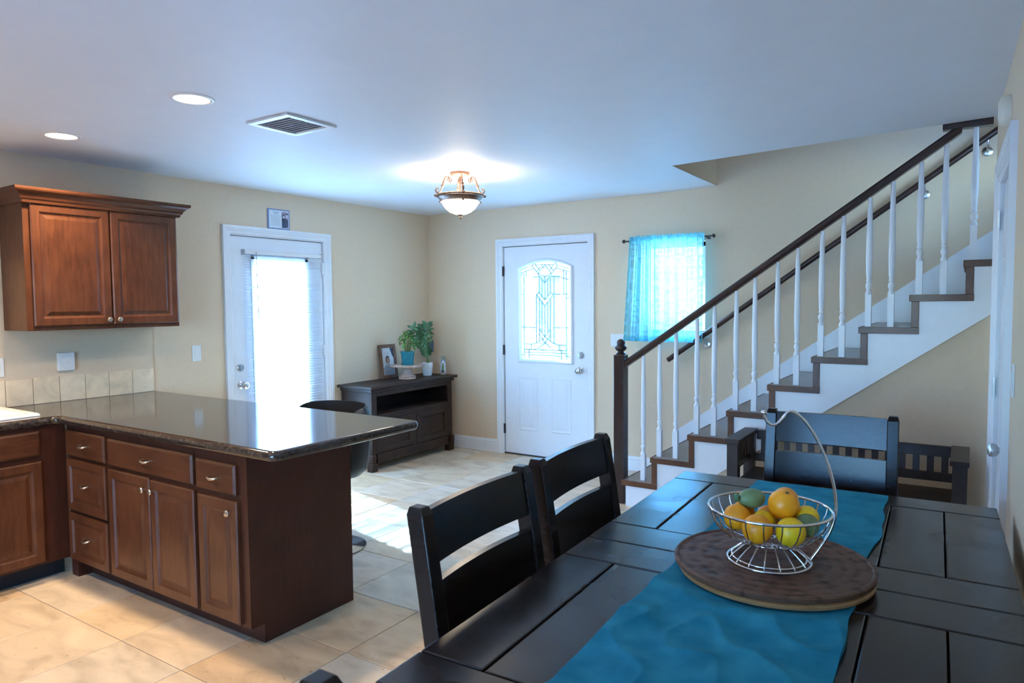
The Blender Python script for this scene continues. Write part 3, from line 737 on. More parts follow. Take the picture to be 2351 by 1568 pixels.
# unseen: window_2 behind the viewer enlarged for daylight, window_3 added for stairwell light
mb = MB()
for a in ((-2.2,-2.13,0.03,2.03), (-0.37,-0.30,0.03,2.03), (-2.2,-0.3,0.03,0.11), (-2.2,-0.3,1.96,2.03), (-1.29,-1.21,0.03,2.03)):
    mb.box(a[0], a[1], -1.80, -1.74, a[2], a[3])
w2 = struct(obj('window_2', mb, 'trim_white', loc=(-1.25, -1.77, 0.03), bevel=0.003), 'unseen sliding glass door, enlarged for daylight, behind the dining table')
obj('pane', MB().box(-2.13, -1.29, -1.772, -1.767, 0.11, 1.96), 'glass_clear', parent=w2)
obj('pane', MB().box(-1.21, -0.37, -1.772, -1.767, 0.11, 1.96), 'glass_clear', parent=w2)
mb = MB()
for a in ((5.00,5.03,3.9,4.3), (5.23,5.26,3.9,4.3), (5.00,5.26,3.9,3.93), (5.00,5.26,4.27,4.3)): mb.box(1.80, 1.84, a[0], a[1], a[2], a[3])
w3 = struct(obj('window_3', mb, 'trim_white', loc=(1.82, 5.13, 3.9), bevel=0.003), 'unseen window added for daylight high in the stairwell')
obj('pane', MB().box(1.818, 1.822, 5.03, 5.23, 3.93, 4.27), 'glass_clear', parent=w3)

# outside -------------------------------------------------------------
struct(obj('ground', MB().box(-30, 30, -30, 40, -0.4, -0.12), 'concrete', loc=(0, 0, -0.12)), 'sunlit pale concrete outside')
struct(obj('ceiling_sky_block', MB().box(-2.9, 0.3, -4.9, -1.86, 2.35, 2.47), 'trim_white', loc=(-1.3, -3.4, 2.35)), 'unseen white cover added to block sky light outside the sliding door')  # added out of view to keep sky light off the sliding door
struct(obj('ground_dark_added', MB().box(-14, 14, -16, -3.6, -0.119, -0.09), 'slate', loc=(0, -9, -0.1)), 'unseen dark blue-grey ground added to cut bounced light beyond the patio')  # added darker ground; cuts light bounced in through the slider
fence = thing('garden_fence', 'pale board fence seen through the patio door blind', 'fence', (-9.0, 3.5, -0.12))
pb = obj('board', MB().box(-0.012, 0.012, -0.07, 0.07, 0, 1.55), 'fence_white', parent=fence, local=True); pb.location = (0, -3.5, 0)
for k in range(1, 46): share(pb, 'board', fence, (0, -3.5+k*0.155, 0))
for z in (0.35, 1.2): obj('rail', MB().box(-0.05, -0.012, -3.6, 3.6, z, z+0.09), 'fence_white', parent=fence, local=True)
for k in range(4): obj('post', MB().box(-0.14, -0.05, -3.5+k*2.3, -3.41+k*2.3, 0, 1.6), 'fence_white', parent=fence, local=True)

# ================================================================== STAIRS
SY = 4.59
NX = [-2.064, -1.848, -1.581, -1.318, -1.059, -0.800, -0.540, -0.281, -0.025, 0.235, 0.495, 0.755, 1.015]
RISE = 0.187
st = thing('staircase', 'straight staircase with dark wood treads and white side panel', 'staircase', (-0.6, 5.1, 0))
for n in range(12):
    x0, x1, zt = NX[n], NX[n+1], RISE*(n+1)
    td = obj('tread', MB().box(x0, x1+0.02, SY-0.012, YB-0.018, zt-0.036, zt), 'laminate', parent=st, bevel=0.004, label='grey-brown laminate tread' if n == 0 else None)
    obj('nosing', MB().box(x0-0.004, x1+0.042, SY-0.018, SY-0.0125, zt-0.037, zt+0.001), 'stair_oak', parent=td, bevel=0.002)
    obj('nosing', MB().box(x0-0.010, x0-0.0005, SY-0.018, YB-0.020, zt-0.037, zt+0.001), 'stair_oak', parent=td, bevel=0.003)
    obj('riser', MB().box(x0+0.022, x0+0.036, SY+0.004, YB-0.018, zt-RISE+0.0005, zt-0.0365), 'trim_white', parent=st)
    if n: obj('riser_trim', MB().box(x0+0.002, x0+0.040, SY-0.016, SY+0.003, zt-RISE+0.002, zt-0.0375), 'stair_oak_v', parent=st, bevel=0.002)
# white side panel (carriage) below the treads
def low(x): return max(0.0, 0.345+0.7235*(x+1.342))
mb = MB(); cuts = sorted([q+0.018 for q in NX]+[-1.819])
for xa, xb in zip(cuts[:-1], cuts[1:]):
    n = max(i for i in range(12) if NX[i]+0.018 <= xa+1e-6); z = RISE*(n+1)-0.037
    for y in (SY-0.006, SY+0.020): mb.add([(xa,y,low(xa)),(xb,y,low(xb)),(xb,y,z),(xa,y,z)], [(0,1,2,3)])
    for za, zb2 in ((low(xa), low(xb)), (z, z)): mb.add([(xa,SY-0.006,za),(xb,SY-0.006,zb2),(xb,SY+0.020,zb2),(xa,SY+0.020,za)], [(0,1,2,3)])
    zl = low(xa) if n == 0 and xa < -2 else RISE*n-0.037
    if abs(xa-(NX[n]+0.018)) < 1e-6: mb.add([(xa,SY-0.006,zl),(xa,SY+0.020,zl),(xa,SY+0.020,z),(xa,SY-0.006,z)], [(0,1,2,3)])
obj('side_panel', mb, 'trim_white', parent=st, label='white painted side panel')
# white skirt board on the back wall
def sk(x): return 0.300+0.712*(x+2.161)
mb = MB().prism([(-2.07, 0.004), (-2.07, 0.126), (-2.25, 0.126+0.0), (-2.07, sk(-2.07)), (1.05, sk(1.05)), (1.05, sk(1.05)-0.45), (-1.85, 0.004)][0:2]+[(-2.07, sk(-2.07)), (1.05, sk(1.05)), (1.05, sk(1.05)-0.45), (-1.72, 0.004)], 'y', YB-0.016, YB-0.001)
obj('skirt_board', mb, 'trim_white', parent=st, bevel=0.002, label='white skirt board on the wall')

# balustrade
RY = 4.648
def rz(x): return 1.640+0.692*(x+1.181)
bal = thing('stair_balustrade', 'dark wood stair railing with white turned balusters and newel', 'railing', (-1.0, RY, 0))
nw = obj('newel_post', MB().box(-2.156, -2.074, 4.612, 4.694, 0.0, 1.088), 'rail_wood', parent=bal, bevel=0.006)
mb = MB().lathe([(0.034,1.088),(0.036,1.096),(0.026,1.104),(0.022,1.112),(0.034,1.120),(0.043,1.132),(0.044,1.142),(0.036,1.152),(0.028,1.160),(0.031,1.170),(0.030,1.184),(0.020,1.196),(0.004,1.201)], c=(-2.115,4.653,0), n=24)
obj('finial', mb, 'rail_wood', parent=nw, smooth=50)
def rail_mb(x0, x1, y, zf, w=0.030, h=0.028):
    prof = [(-w*0.75,-h),(w*0.75,-h),(w,-h*0.2),(w*0.92,h*0.55),(w*0.5,h),(-w*0.5,h),(-w*0.92,h*0.55),(-w,-h*0.2)]
    mb = MB(); vs = [(x0, y+a, zf(x0)+b) for a, b in prof]+[(x1, y+a, zf(x1)+b) for a, b in prof]; n = len(prof)
    mb.add(vs, [tuple(range(n-1,-1,-1)), tuple(range(n,2*n))]+[(i,(i+1)%n,n+(i+1)%n,n+i) for i in range(n)]); return mb
obj('handrail', rail_mb(-2.074, -0.058, RY, rz), 'rail_wood', parent=bal, smooth=30)
obj('top_rail', MB().box(-0.150, 0.085, RY-0.035, RY+0.035, 2.412, 2.452), 'rail_wood', parent=bal, bevel=0.004)
bx = [(NX[0]+0.127, 1)]
for n in range(1, 9): bx += [(NX[n]+0.033, n+1), (NX[n]+0.152, n+1)]
bx = [b for b in bx if b[0] < 0.08]
for x, n in bx:
    z0 = RISE*n+0.001; z1 = min(rz(x)-0.032 if x < -0.10 else 2.411, 2.411); H = z1-z0; b = 0.205
    mb = MB().box(x-0.0165, x+0.0165, RY-0.0165, RY+0.0165, z0, z0+b-0.012)
    mb.lathe([(0.021,b-0.014),(0.016,b),(0.0115,b+0.012),(0.014,b+0.020),(0.018,b+0.034),(0.0175,b+0.044),(0.0125,b+0.056),(0.0115,b+0.060),(0.0155,b+0.066),(0.0155,b+0.072),(0.0118,b+0.078),(0.0150,b+0.10),(0.0180,b+0.20),(0.0175,b+0.32),(0.0150,H-0.16),(0.0118,H)], c=(x,RY,z0), n=14)
    obj('baluster', mb, 'trim_white', parent=bal, smooth=40)
# wall handrail
def hz(x): return 0.985+0.711*(x+2.086)
hr = thing('wall_handrail', 'round dark wood handrail on steel brackets above the stairs', 'handrail', (-1.0, 5.53, 1.7))
mb = MB(); xs_ = [-2.086+i*0.2 for i in range(17)]
mb.tube([(x, 5.525, hz(x)) for x in xs_], 0.021, 12); obj('rail', mb, 'rail_wood', parent=hr, smooth=50)
for x in (-1.779, -0.276, 0.074, 0.85):
    z = hz(x)
    mb = MB().lathe([(0.030, 0), (0.030, -0.006), (0.022, -0.010)], c=(x, YB-0.001, z-0.085), n=18, axis='y')
    mb.tube([(x, YB-0.008, z-0.085), (x, YB-0.05, z-0.075), (x, 5.530, z-0.045), (x, 5.525, z-0.022)], 0.007, 8)
    obj('bracket', mb, 'steel', parent=hr, smooth=50)

# ================================================================== KITCHEN
PF, SF = 1.806, -4.108          # peninsula face plane (y), sink run face plane (x)
mapP = lambda u, o_, z: Vector((u, PF-o_, z))       # faces -y
mapS = lambda u, o_, z: Vector((SF+o_, u, z))       # faces +x
UF = -4.400
mapU = lambda u, o_, z: Vector((UF+o_, u, z))
def raised(mb, mapf, u0, u1, z0, z1, fr=0.052, o0=0.001, th=0.020):
    # frame
    rings = [(0, o0), (0, o0+th-0.005), (0.006, o0+th), (fr-0.008, o0+th), (fr, o0+th-0.009), (fr+0.008, o0+th-0.011)]
    prev = None
    for ins, o_ in rings:
        cur = [mapf(u0+ins,o_,z0+ins), mapf(u1-ins,o_,z0+ins), mapf(u1-ins,o_,z1-ins), mapf(u0+ins,o_,z1-ins)]
        if prev:
            for k in range(4): mb.add([prev[k],prev[(k+1)%4],cur[(k+1)%4],cur[k]], [(0,1,2,3)])
        prev = cur
    mb.add(prev, [(0,1,2,3)])
    return mb
def field(mapf, u0, u1, z0, z1, fr=0.052, o0=0.001, th=0.020):
    mb = MB(); prev = None
    for ins, o_ in ((fr+0.009, o0+th-0.0105), (fr+0.030, o0+th-0.002), (fr+0.034, o0+th-0.002)):
        cur = [mapf(u0+ins,o_,z0+ins), mapf(u1-ins,o_,z0+ins), mapf(u1-ins,o_,z1-ins), mapf(u0+ins,o_,z1-ins)]
        if prev:
            for k in range(4): mb.add([prev[k],prev[(k+1)%4],cur[(k+1)%4],cur[k]], [(0,1,2,3)])
        prev = cur
    mb.add(prev, [(0,1,2,3)]); return mb
def put(mb, mapf, u, o_, z):
    o0 = mapf(u, o_, z); nrm = (mapf(u, o_+1, z)-o0).normalized(); side = (mapf(u+1, o_, z)-o0).normalized()
    upv = Vector((0,0,1))
    m4 = Matrix(((side.x, upv.x, nrm.x, o0.x), (side.y, upv.y, nrm.y, o0.y), (side.z, upv.z, nrm.z, o0.z), (0,0,0,1)))
    return mb.xf(m4)      # local: x along u, y up, z out
def cab_knob(parent, mapf, u, z, o_=0.021):
    mb = MB().lathe([(0.006,0),(0.006,0.010),(0.013,0.016),(0.015,0.021),(0.012,0.026),(0.002,0.028)], n=16)
    return obj('knob', put(mb, mapf, u, o_, z), 'nickel', parent=parent, smooth=45, label='brushed nickel knob')
def cab_pull(parent, mapf, u, z, o_=0.021):
    mb = MB().tube([(-0.030,0,0),(-0.029,-0.001,0.012),(-0.020,-0.004,0.019),(0,-0.006,0.022),(0.020,-0.004,0.019),(0.029,-0.001,0.012),(0.030,0,0)], [0.005,0.005,0.006,0.0065,0.006,0.005,0.005], 8)
    return obj('pull', put(mb, mapf, u, o_, z), 'nickel', parent=parent, smooth=50, label='curved nickel pull')
def cab_door(parent, mapf, u0, u1, z0, z1, knob=None, name='door', pull=None):
    d = obj(name, raised(MB(), mapf, u0, u1, z0, z1, 0.052 if name == 'door' else 0.044), 'cherry', parent=parent)
    obj('field_panel', field(mapf, u0, u1, z0, z1, 0.052 if name == 'door' else 0.044), 'cherry', parent=d)
    if knob: cab_knob(d, mapf, *knob)
    if pull: cab_pull(d, mapf, *pull)
    return d
def cab_drawer(parent, mapf, u0, u1, z0, z1, pull=True):
    mb = MB(); prev = None
    for ins, o_ in ((0,0.001),(0,0.013),(0.010,0.021),(0.012,0.021)):
        cur = [mapf(u0+ins,o_,z0+ins), mapf(u1-ins,o_,z0+ins), mapf(u1-ins,o_,z1-ins), mapf(u0+ins,o_,z1-ins)]
        if prev:
            for k in range(4): mb.add([prev[k],prev[(k+1)%4],cur[(k+1)%4],cur[k]], [(0,1,2,3)])
        prev = cur
    mb.add(prev, [(0,1,2,3)])
    d = obj('drawer', mb, 'cherry_h', parent=parent)
    if pull: cab_pull(d, mapf, (u0+u1)/2, (z0+z1)/2)
    return d
CT = 0.886      # counter height
# three-drawer unit
c1 = thing('base_cabinet', 'cherry base cabinet with three stacked drawers in the inside corner', 'cabinet', (-3.88, 2.1, 0), group='cherry base cabinets')
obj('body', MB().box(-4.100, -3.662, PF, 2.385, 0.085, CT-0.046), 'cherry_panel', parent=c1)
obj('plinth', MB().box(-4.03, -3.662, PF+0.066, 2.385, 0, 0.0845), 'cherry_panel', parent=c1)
obj('corner_leg', MB().box(-4.100, -4.031, PF-0.004, PF+0.085, 0, 0.0845), 'cherry_panel', parent=c1)
cab_drawer(c1, mapP, -4.084, -3.680, 0.668, 0.808)
cab_door(c1, mapP, -4.084, -3.680, 0.372, 0.652, name='drawer', pull=(-3.882, 0.525))
cab_door(c1, mapP, -4.084, -3.680, 0.096, 0.356, name='drawer', pull=(-3.882, 0.235))
# double unit
c2 = thing('base_cabinet', 'wide cherry base cabinet with one long drawer above two doors', 'cabinet', (-3.27, 2.1, 0), group='cherry base cabinets')
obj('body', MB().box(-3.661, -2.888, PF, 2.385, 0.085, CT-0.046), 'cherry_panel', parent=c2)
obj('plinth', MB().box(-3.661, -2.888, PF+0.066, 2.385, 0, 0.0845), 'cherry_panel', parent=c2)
cab_drawer(c2, mapP, -3.646, -2.908, 0.666, 0.802)
cab_door(c2, mapP, -3.648, -3.266, 0.096, 0.648, knob=(-3.298, 0.592))
cab_door(c2, mapP, -3.258, -2.902, 0.096, 0.642, knob=(-3.226, 0.592))
# narrow end unit
c3 = thing('base_cabinet', 'narrow cherry base cabinet with one small drawer and one door at the peninsula end', 'cabinet', (-2.71, 2.1, 0), group='cherry base cabinets')
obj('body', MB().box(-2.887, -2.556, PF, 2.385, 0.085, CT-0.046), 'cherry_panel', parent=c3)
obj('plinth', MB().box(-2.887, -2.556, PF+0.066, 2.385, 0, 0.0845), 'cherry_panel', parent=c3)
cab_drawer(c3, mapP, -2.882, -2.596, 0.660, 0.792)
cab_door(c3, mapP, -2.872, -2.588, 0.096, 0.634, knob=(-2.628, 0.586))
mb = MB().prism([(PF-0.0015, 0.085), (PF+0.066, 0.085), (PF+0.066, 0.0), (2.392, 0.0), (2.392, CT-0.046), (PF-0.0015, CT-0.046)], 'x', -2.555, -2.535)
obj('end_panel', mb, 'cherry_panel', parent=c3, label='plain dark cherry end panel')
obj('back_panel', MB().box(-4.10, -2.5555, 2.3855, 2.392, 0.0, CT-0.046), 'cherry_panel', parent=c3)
# sink run
c4 = thing('sink_cabinet', 'cherry sink cabinet with false drawer front and doors at the left edge', 'cabinet', (-4.4, 1.25, 0), group='cherry base cabinets')
obj('body', MB().box(SF-0.02, SF, 0.70, PF-0.006, 0.098, CT-0.046), 'cherry_panel', parent=c4)
for ya in (0.70, 1.73): obj('side', MB().box(-4.69, SF-0.0205, ya, ya+0.018, 0.098, CT-0.046), 'cherry_panel', parent=c4)
obj('bottom', MB().box(-4.69, SF-0.0205, 0.7185, 1.7295, 0.098, 0.116), 'cherry_panel', parent=c4)
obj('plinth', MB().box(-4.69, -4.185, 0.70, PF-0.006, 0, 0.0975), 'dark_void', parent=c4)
cab_drawer(c4, mapS, 1.215, 1.668, 0.688, 0.816, pull=False); cab_drawer(c4, mapS, 0.74, 1.200, 0.688, 0.816, pull=False)
cab_door(c4, mapS, 1.215, 1.672, 0.116, 0.656, knob=(1.25, 0.60)); cab_door(c4, mapS, 0.74, 1.200, 0.116, 0.656, knob=(1.165, 0.60))
# worktop: rounded L outline, bullnose edge, hole for the sink
def outline(d, n=6):
    # corners: (x, y, radius, convex)
    cs = [(-4.699, 0.66, 0.002, 1), (-4.083, 0.66, 0.02, 1), (-4.083, 1.757, 0.035, -1), (-2.295, 1.757, 0.045, 1), (-2.295, 2.652, 0.045, 1), (-4.699, 2.652, 0.002, 1)]
    m_ = len(cs); out = []
    for i in range(m_):
        P0, P1, P2 = Vector(cs[i-1][:2]), Vector(cs[i][:2]), Vector(cs[(i+1)%m_][:2])
        a = (P1-P0).normalized(); b = (P2-P1).normalized(); rr, cv = cs[i][2], cs[i][3]
        na = Vector((-a.y, a.x)); nb = Vector((-b.y, b.x))          # inward for ccw
        r1 = rr-d if cv > 0 else rr+d
        inner = P1 + (na+nb)*d                                       # offset corner
        r1 = max(r1, 0.001)
        s_ = inner - a*r1; e_ = inner + b*r1
        cen = s_ + (na if cv > 0 else -na)*r1
        a0 = math.atan2((s_-cen).y, (s_-cen).x); a1 = math.atan2((e_-cen).y, (e_-cen).x)
        da = (a1-a0+math.pi)%(2*math.pi)-math.pi
        for k in range(n+1):
            w = a0+da*k/n; out.append((cen.x+r1*math.cos(w), cen.y+r1*math.sin(w)))
    return out
def worktop():
    T = 0.046; rr = 0.020; mb = MB(); rings = []
    prof = [(rr+0.004, CT), (rr, CT)]+[(rr-rr*math.sin(R(a)), CT-rr+rr*math.cos(R(a))) for a in (30, 60, 90)]+[(rr-rr*math.cos(R(a)), CT-T+rr-rr*math.sin(R(a))) for a in (0, 30, 60, 90)]
    for d, z in prof: rings.append([(x, y, z) for x, y in outline(d)])
    n = len(rings[0])
    for A, B in zip(rings[:-1], rings[1:]):
        for k in range(n): mb.add([A[k], A[(k+1)%n], B[(k+1)%n], B[k]], [(0,1,2,3)])
    hole = [(-4.60, 1.00), (-4.22, 1.00), (-4.22, 1.66), (-4.60, 1.66)]
    for z, rg in ((CT, rings[0]), (CT-T, rings[-1])):
        bm = bmesh.new()
        for lp in ([(q[0], q[1]) for q in rg], hole):
            vs = [bm.verts.new((x, y, z)) for x, y in lp]
            for i in range(len(vs)): bm.edges.new((vs[i], vs[(i+1)%len(vs)]))
        bmesh.ops.triangle_fill(bm, edges=bm.edges[:], use_beauty=True)
        bm.verts.index_update(); mb.add([v.co.copy() for v in bm.verts], [tuple(v.index for v in f.verts) for f in bm.faces]); bm.free()
    for k in range(4):
        a, b = hole[k], hole[(k+1)%4]; mb.add([(*a, CT), (*b, CT), (*b, CT-T), (*a, CT-T)], [(0,1,2,3)])
    return mb
wt = tag(obj('countertop', worktop(), 'granite', loc=(-3.3, 2.2, CT-0.046), smooth=40), 'polished dark brown granite countertop on the peninsula cabinets', 'countertop')
# sink
mb = MB(); prev = None
for (x0, x1, y0, y1, z) in ((-4.655,-4.175,0.955,1.712,CT+0.001),(-4.655,-4.175,0.955,1.712,CT+0.010),(-4.645,-4.185,0.965,1.702,CT+0.016),(-4.600,-4.228,1.010,1.652,CT+0.014),(-4.590,-4.235,1.020,1.645,CT-0.01),(-4.575,-4.25,1.04,1.63,CT-0.15)):
    cur = [(x0,y0,z),(x1,y0,z),(x1,y1,z),(x0,y1,z)]
    if prev:
        for k in range(4): mb.add([prev[k],prev[(k+1)%4],cur[(k+1)%4],cur[k]], [(0,1,2,3)])
    prev = cur
mb.add(prev, [(0,1,2,3)])
tag(obj('sink', mb, 'porcelain', loc=(-4.42, 1.33, CT), bevel=0.006), 'white drop-in kitchen sink set in the granite countertop', 'sink')
# backsplash
sp_ = thing('backsplash', 'row of square cream travertine backsplash tiles above the countertop', 'backsplash', (-4.70, 1.7, CT))
js = [0.72+i*0.1467 for i in range(7)]+[1.747, 1.891, 2.037, 2.187, 2.332, 2.485, 2.632]
for a, b in zip(js[:-1], js[1:]):
    o_ = obj('tile', MB().box(-4.6995, -4.690+random.uniform(-.001,.001), a+0.0015, b-0.0015, CT+0.0005, 1.044+random.uniform(-.002,.002)), 'splash_stone', parent=sp_, bevel=0.002)
obj('mortar', MB().box(-4.6999, -4.6965, js[0], js[-1], CT+0.0005, 1.040), 'grout', parent=sp_)
# upper cabinet
uc = thing('wall_cabinet', 'cherry wall cabinet with two raised-panel doors and crown moulding', 'cabinet', (-4.55, 2.2, 1.335))
obj('body', MB().box(-4.6995, UF, 1.758, 2.655, 1.337, 2.075), 'cherry', parent=uc, bevel=0.002)
cab_door(uc, mapU, 1.790, 2.216, 1.362, 2.052, knob=(2.190, 1.392)); cab_door(uc, mapU, 2.224, 2.642, 1.362, 2.052, knob=(2.250, 1.392))
prof = [(0.0, 2.050), (0.010, 2.052), (0.014, 2.066), (0.022, 2.074), (0.026, 2.086), (0.040, 2.104), (0.056, 2.114), (0.060, 2.122), (0.060, 2.134), (0.0, 2.134)]
def crown(d, z): return [(-4.6995, 1.758-d, z), (UF+0.022+d, 1.758-d, z), (UF+0.022+d, 2.655+d, z), (-4.6995, 2.655+d, z)]
mb = MB(); rg = [crown(*q) for q in prof[:-1]]
for A, B in zip(rg[:-1], rg[1:]):
    for k in range(3): mb.add([A[k], A[k+1], B[k+1], B[k]], [(0,1,2,3)])
mb.add(rg[-1], [(0,1,2,3)]); mb.add(rg[0], [(0,1,2,3)])
obj('crown_moulding', mb, 'cherry_h', parent=uc)
# bar stool behind the peninsula
bs = thing('bar_stool', 'black quilted leather bar stool with curved low back behind the peninsula', 'stool', (-3.205, 2.86, 0))
mb = MB().lathe([(0.0,0.0005),(0.20,0.0005),(0.205,0.008),(0.06,0.020),(0.028,0.03),(0.026,0.30),(0.020,0.30),(0.020,0.47)], c=(-3.205,2.86,0), n=28)
obj('pedestal', mb, 'chrome', parent=bs, smooth=40)
obj('seat', MB().lathe([(0.02,0.470),(0.19,0.470),(0.215,0.485),(0.22,0.52),(0.205,0.548),(0.12,0.556),(0.0,0.552)], c=(-3.205,2.86,0), n=28), 'leather', parent=bs, smooth=60)
mb = MB(); nA, nH = 36, 12
def shell(u, v, out):
    a = R(-18)+u*R(216)               # wraps round the rear (+y) side
    zt = 0.868-0.045*abs(2*u-1)**6
    z = 0.455+(zt-0.455)*v
    rr = 0.205+0.035*v+0.010*math.sin(v*math.pi)
    q = 0.004*math.cos(u*12*math.pi*1.0)*math.cos(v*3*math.pi*1.0) if not out else 0
    th = 0.038*math.sin(min(1, (0.05+min(v,1-v)*7))*math.pi/2)
    r2 = rr+th if out else rr-q
    return (-3.205+r2*math.cos(a)*1.0, 2.86+r2*math.sin(a)*0.80, z)
mb.grid(lambda u, v: shell(u, v, False), nA, nH); mb.grid(lambda u, v: shell(u, v, True), nA, nH)
for v in (0, 1):
    for i in range(nA): mb.add([shell(i/nA,v,False), shell((i+1)/nA,v,False), shell((i+1)/nA,v,True), shell(i/nA,v,True)], [(0,1,2,3)])
for u in (0, 1):
    for j in range(nH): mb.add([shell(u,j/nH,False), shell(u,(j+1)/nH,False), shell(u,(j+1)/nH,True), shell(u,j/nH,True)], [(0,1,2,3)])
br = obj('backrest', mb, 'leather', parent=bs, smooth=70)
for k in range(1, 6):
    mb = MB(); u = k/6
    mb.tube([Vector(shell(u, v, True)) for v in [0.1,0.3,0.5,0.7,0.88,0.97]]+[Vector(shell(u, 1.0, True)).lerp(Vector(shell(u, 1.0, False)), 0.5)+Vector((0,0,0.001))], 0.0022, 6)
    obj('seam', mb, 'leather', parent=br, smooth=60)
    mb = MB().tube([Vector(shell(u, v, False)) for v in [0.1,0.3,0.5,0.7,0.88,0.98]], 0.0022, 6); obj('seam', mb, 'leather', parent=br, smooth=60)

# ================================================================== TV CONSOLE
cs = thing('tv_console', 'low dark brown wood console with open shelf and two doors in the corner', 'console', (-4.5, 4.9, 0))
X0, X1, Y0, Y1 = -4.688, -4.318, 4.335, 5.455
obj('top', MB().box(X0-0.010, X1+0.045, Y0-0.045, Y1+0.040, 0.732, 0.756), 'console_wood', parent=cs, bevel=0.003)
obj('cornice', MB().box(X0, X1+0.018, Y0-0.018, Y1+0.018, 0.700, 0.7315), 'console_wood', parent=cs, bevel=0.006)
for ya, yb in ((Y0, Y0+0.03), (Y1-0.03, Y1)): obj('side', MB().box(X0, X1-0.02, ya, yb, 0.155, 0.6995), 'console_wood', parent=cs)
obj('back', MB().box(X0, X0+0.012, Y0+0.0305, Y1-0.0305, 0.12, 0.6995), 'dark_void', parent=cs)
for ya, yb in ((Y0, Y0+0.065), (Y1-0.065, Y1)): obj('stile', MB().box(X1-0.0195, X1, ya, yb, 0.155, 0.6995), 'console_wood', parent=cs, bevel=0.003)
obj('shelf', MB().box(X0+0.0125, X1-0.001, Y0+0.0305, Y1-0.0305, 0.478, 0.498), 'console_wood', parent=cs)
obj('rail', MB().box(X1-0.0195, X1-0.0005, Y0+0.0655, Y1-0.0655, 0.662, 0.6995), 'console_wood', parent=cs)
obj('rail', MB().box(X1-0.0195, X1+0.001, Y0+0.0655, Y1-0.0655, 0.455, 0.4775), 'console_wood', parent=cs)
obj('floor_panel', MB().box(X0+0.0125, X1-0.02, Y0+0.0305, Y1-0.0305, 0.125, 0.145), 'console_wood', parent=cs)
obj('plinth_rail', MB().box(X1-0.0195, X1, Y0+0.0655, Y1-0.0655, 0.066, 0.1545), 'console_wood', parent=cs, bevel=0.004)
obj('base_moulding', MB().box(X0, X1+0.016, Y0-0.014, Y0+0.0295, 0.075, 0.1545), 'console_wood', parent=cs, bevel=0.008)
obj('base_moulding', MB().box(X0, X1+0.016, Y1-0.0295, Y1+0.014, 0.075, 0.1545), 'console_wood', parent=cs, bevel=0.008)
for ya in (Y0-0.012, Y1-0.058):
    for xa in (X0, X1-0.055): obj('foot', MB().prism([(xa, 0.0), (xa+0.060, 0.0), (xa+0.070, 0.0745), (xa, 0.0745)], 'y', ya, ya+0.070), 'console_wood', parent=cs, bevel=0.004)
obj('mullion', MB().box(X1-0.0195, X1, (Y0+Y1)/2-0.022, (Y0+Y1)/2+0.022, 0.155, 0.4545), 'console_wood', parent=cs)
mapC = lambda u, o_, z: Vector((X1+o_, u, z))
for ya, yb, kn in ((Y0+0.068, (Y0+Y1)/2-0.024, (Y0+Y1)/2-0.045), ((Y0+Y1)/2+0.024, Y1-0.068, (Y0+Y1)/2+0.045)):
    mb = MB(); fr = 0.055
    for (a, b, c, d) in ((ya,ya+fr,0.160,0.452),(yb-fr,yb,0.160,0.452),(ya+fr,yb-fr,0.160,0.160+fr),(ya+fr,yb-fr,0.452-fr,0.452)): slab_box(mb, mapC, a, b, -0.015, 0.003, c, d)
    dd = obj('door', mb, 'console_wood', parent=cs, bevel=0.002)
    mb = MB(); slab_box(mb, mapC, ya+fr-.002, yb-fr+.002, -0.014, -0.008, 0.160+fr-.002, 0.452-fr+.002); obj('field_panel', mb, 'console_wood', parent=dd)
    mb = MB().lathe([(0.004,0),(0.004,0.010),(0.010,0.014),(0.010,0.020),(0.002,0.022)], n=12)
    obj('knob', put(mb, mapC, kn, 0.003, 0.305), 'black_metal', parent=dd, smooth=40)
    for z in (0.21, 0.40):
        mb = MB(); yy = ya-0.002 if kn > (ya+yb)/2 else yb+0.002
        slab_box(mb, mapC, yy-0.004, yy+0.004, 0.0, 0.006, z-0.02, z+0.02); obj('hinge', mb, 'black_metal', parent=dd)

# ================================================================== BLIND ON THE PATIO DOOR
bl = thing('mini_blind', 'white mini blind of thin slats hanging on the patio door', 'blind', (XL+0.012, 3.765, 1.88))
obj('headrail', MB().box(XL-0.008, XL+0.020, 3.385, 4.150, 1.868, 1.898), 'plastic_white', parent=bl, bevel=0.003)
for ya in (3.380, 4.148): obj('bracket', MB().box(XL-0.010, XL+0.023, ya, ya+0.010, 1.864, 1.904), 'plastic_grey', parent=bl)
nS, PITCHS, TILT = 74, 0.0218, R(8)
def slat(u, v):
    w = (v-0.5)*0.025; sag = 0.0016*(1-(2*v-1)**2)
    return (w*math.cos(TILT)+sag*math.sin(TILT), -0.378+0.756*u, -w*math.sin(TILT)+sag*math.cos(TILT))
s0 = obj('slat', MB().grid(slat, 1, 4), 'slat_plastic', parent=bl, local=True, smooth=60); s0.location = (0.0, 0.0, -0.030)
rs = random.Random(21)
for k in range(1, nS):
    op = R(rs.uniform(9, 17)) if rs.random() < 0.16 else R(rs.uniform(-9, -3))
    share(s0, 'slat', bl, (0.0, 0.0, -0.030-k*PITCHS), (R(rs.uniform(-0.12, 0.12)), op, 0))
zb = 1.88-0.030-nS*PITCHS
obj('bottom_rail', MB().box(XL+0.002, XL+0.022, 3.387, 4.143, zb-0.008, zb+0.008), 'plastic_white', parent=bl, bevel=0.003)
for ya in (3.52, 3.765, 4.01): obj('ladder_cord', MB().tube([(XL+0.024, ya, 1.868), (XL+0.024, ya, zb)], 0.0007, 5), 'plastic_white', parent=bl)
obj('tilt_wand', MB().tube([(XL+0.030, 3.484, 1.888), (XL+0.032, 3.484, 1.872), (XL+0.031, 3.490, 1.36)], 0.0035, 6), 'plastic_grey', parent=bl)

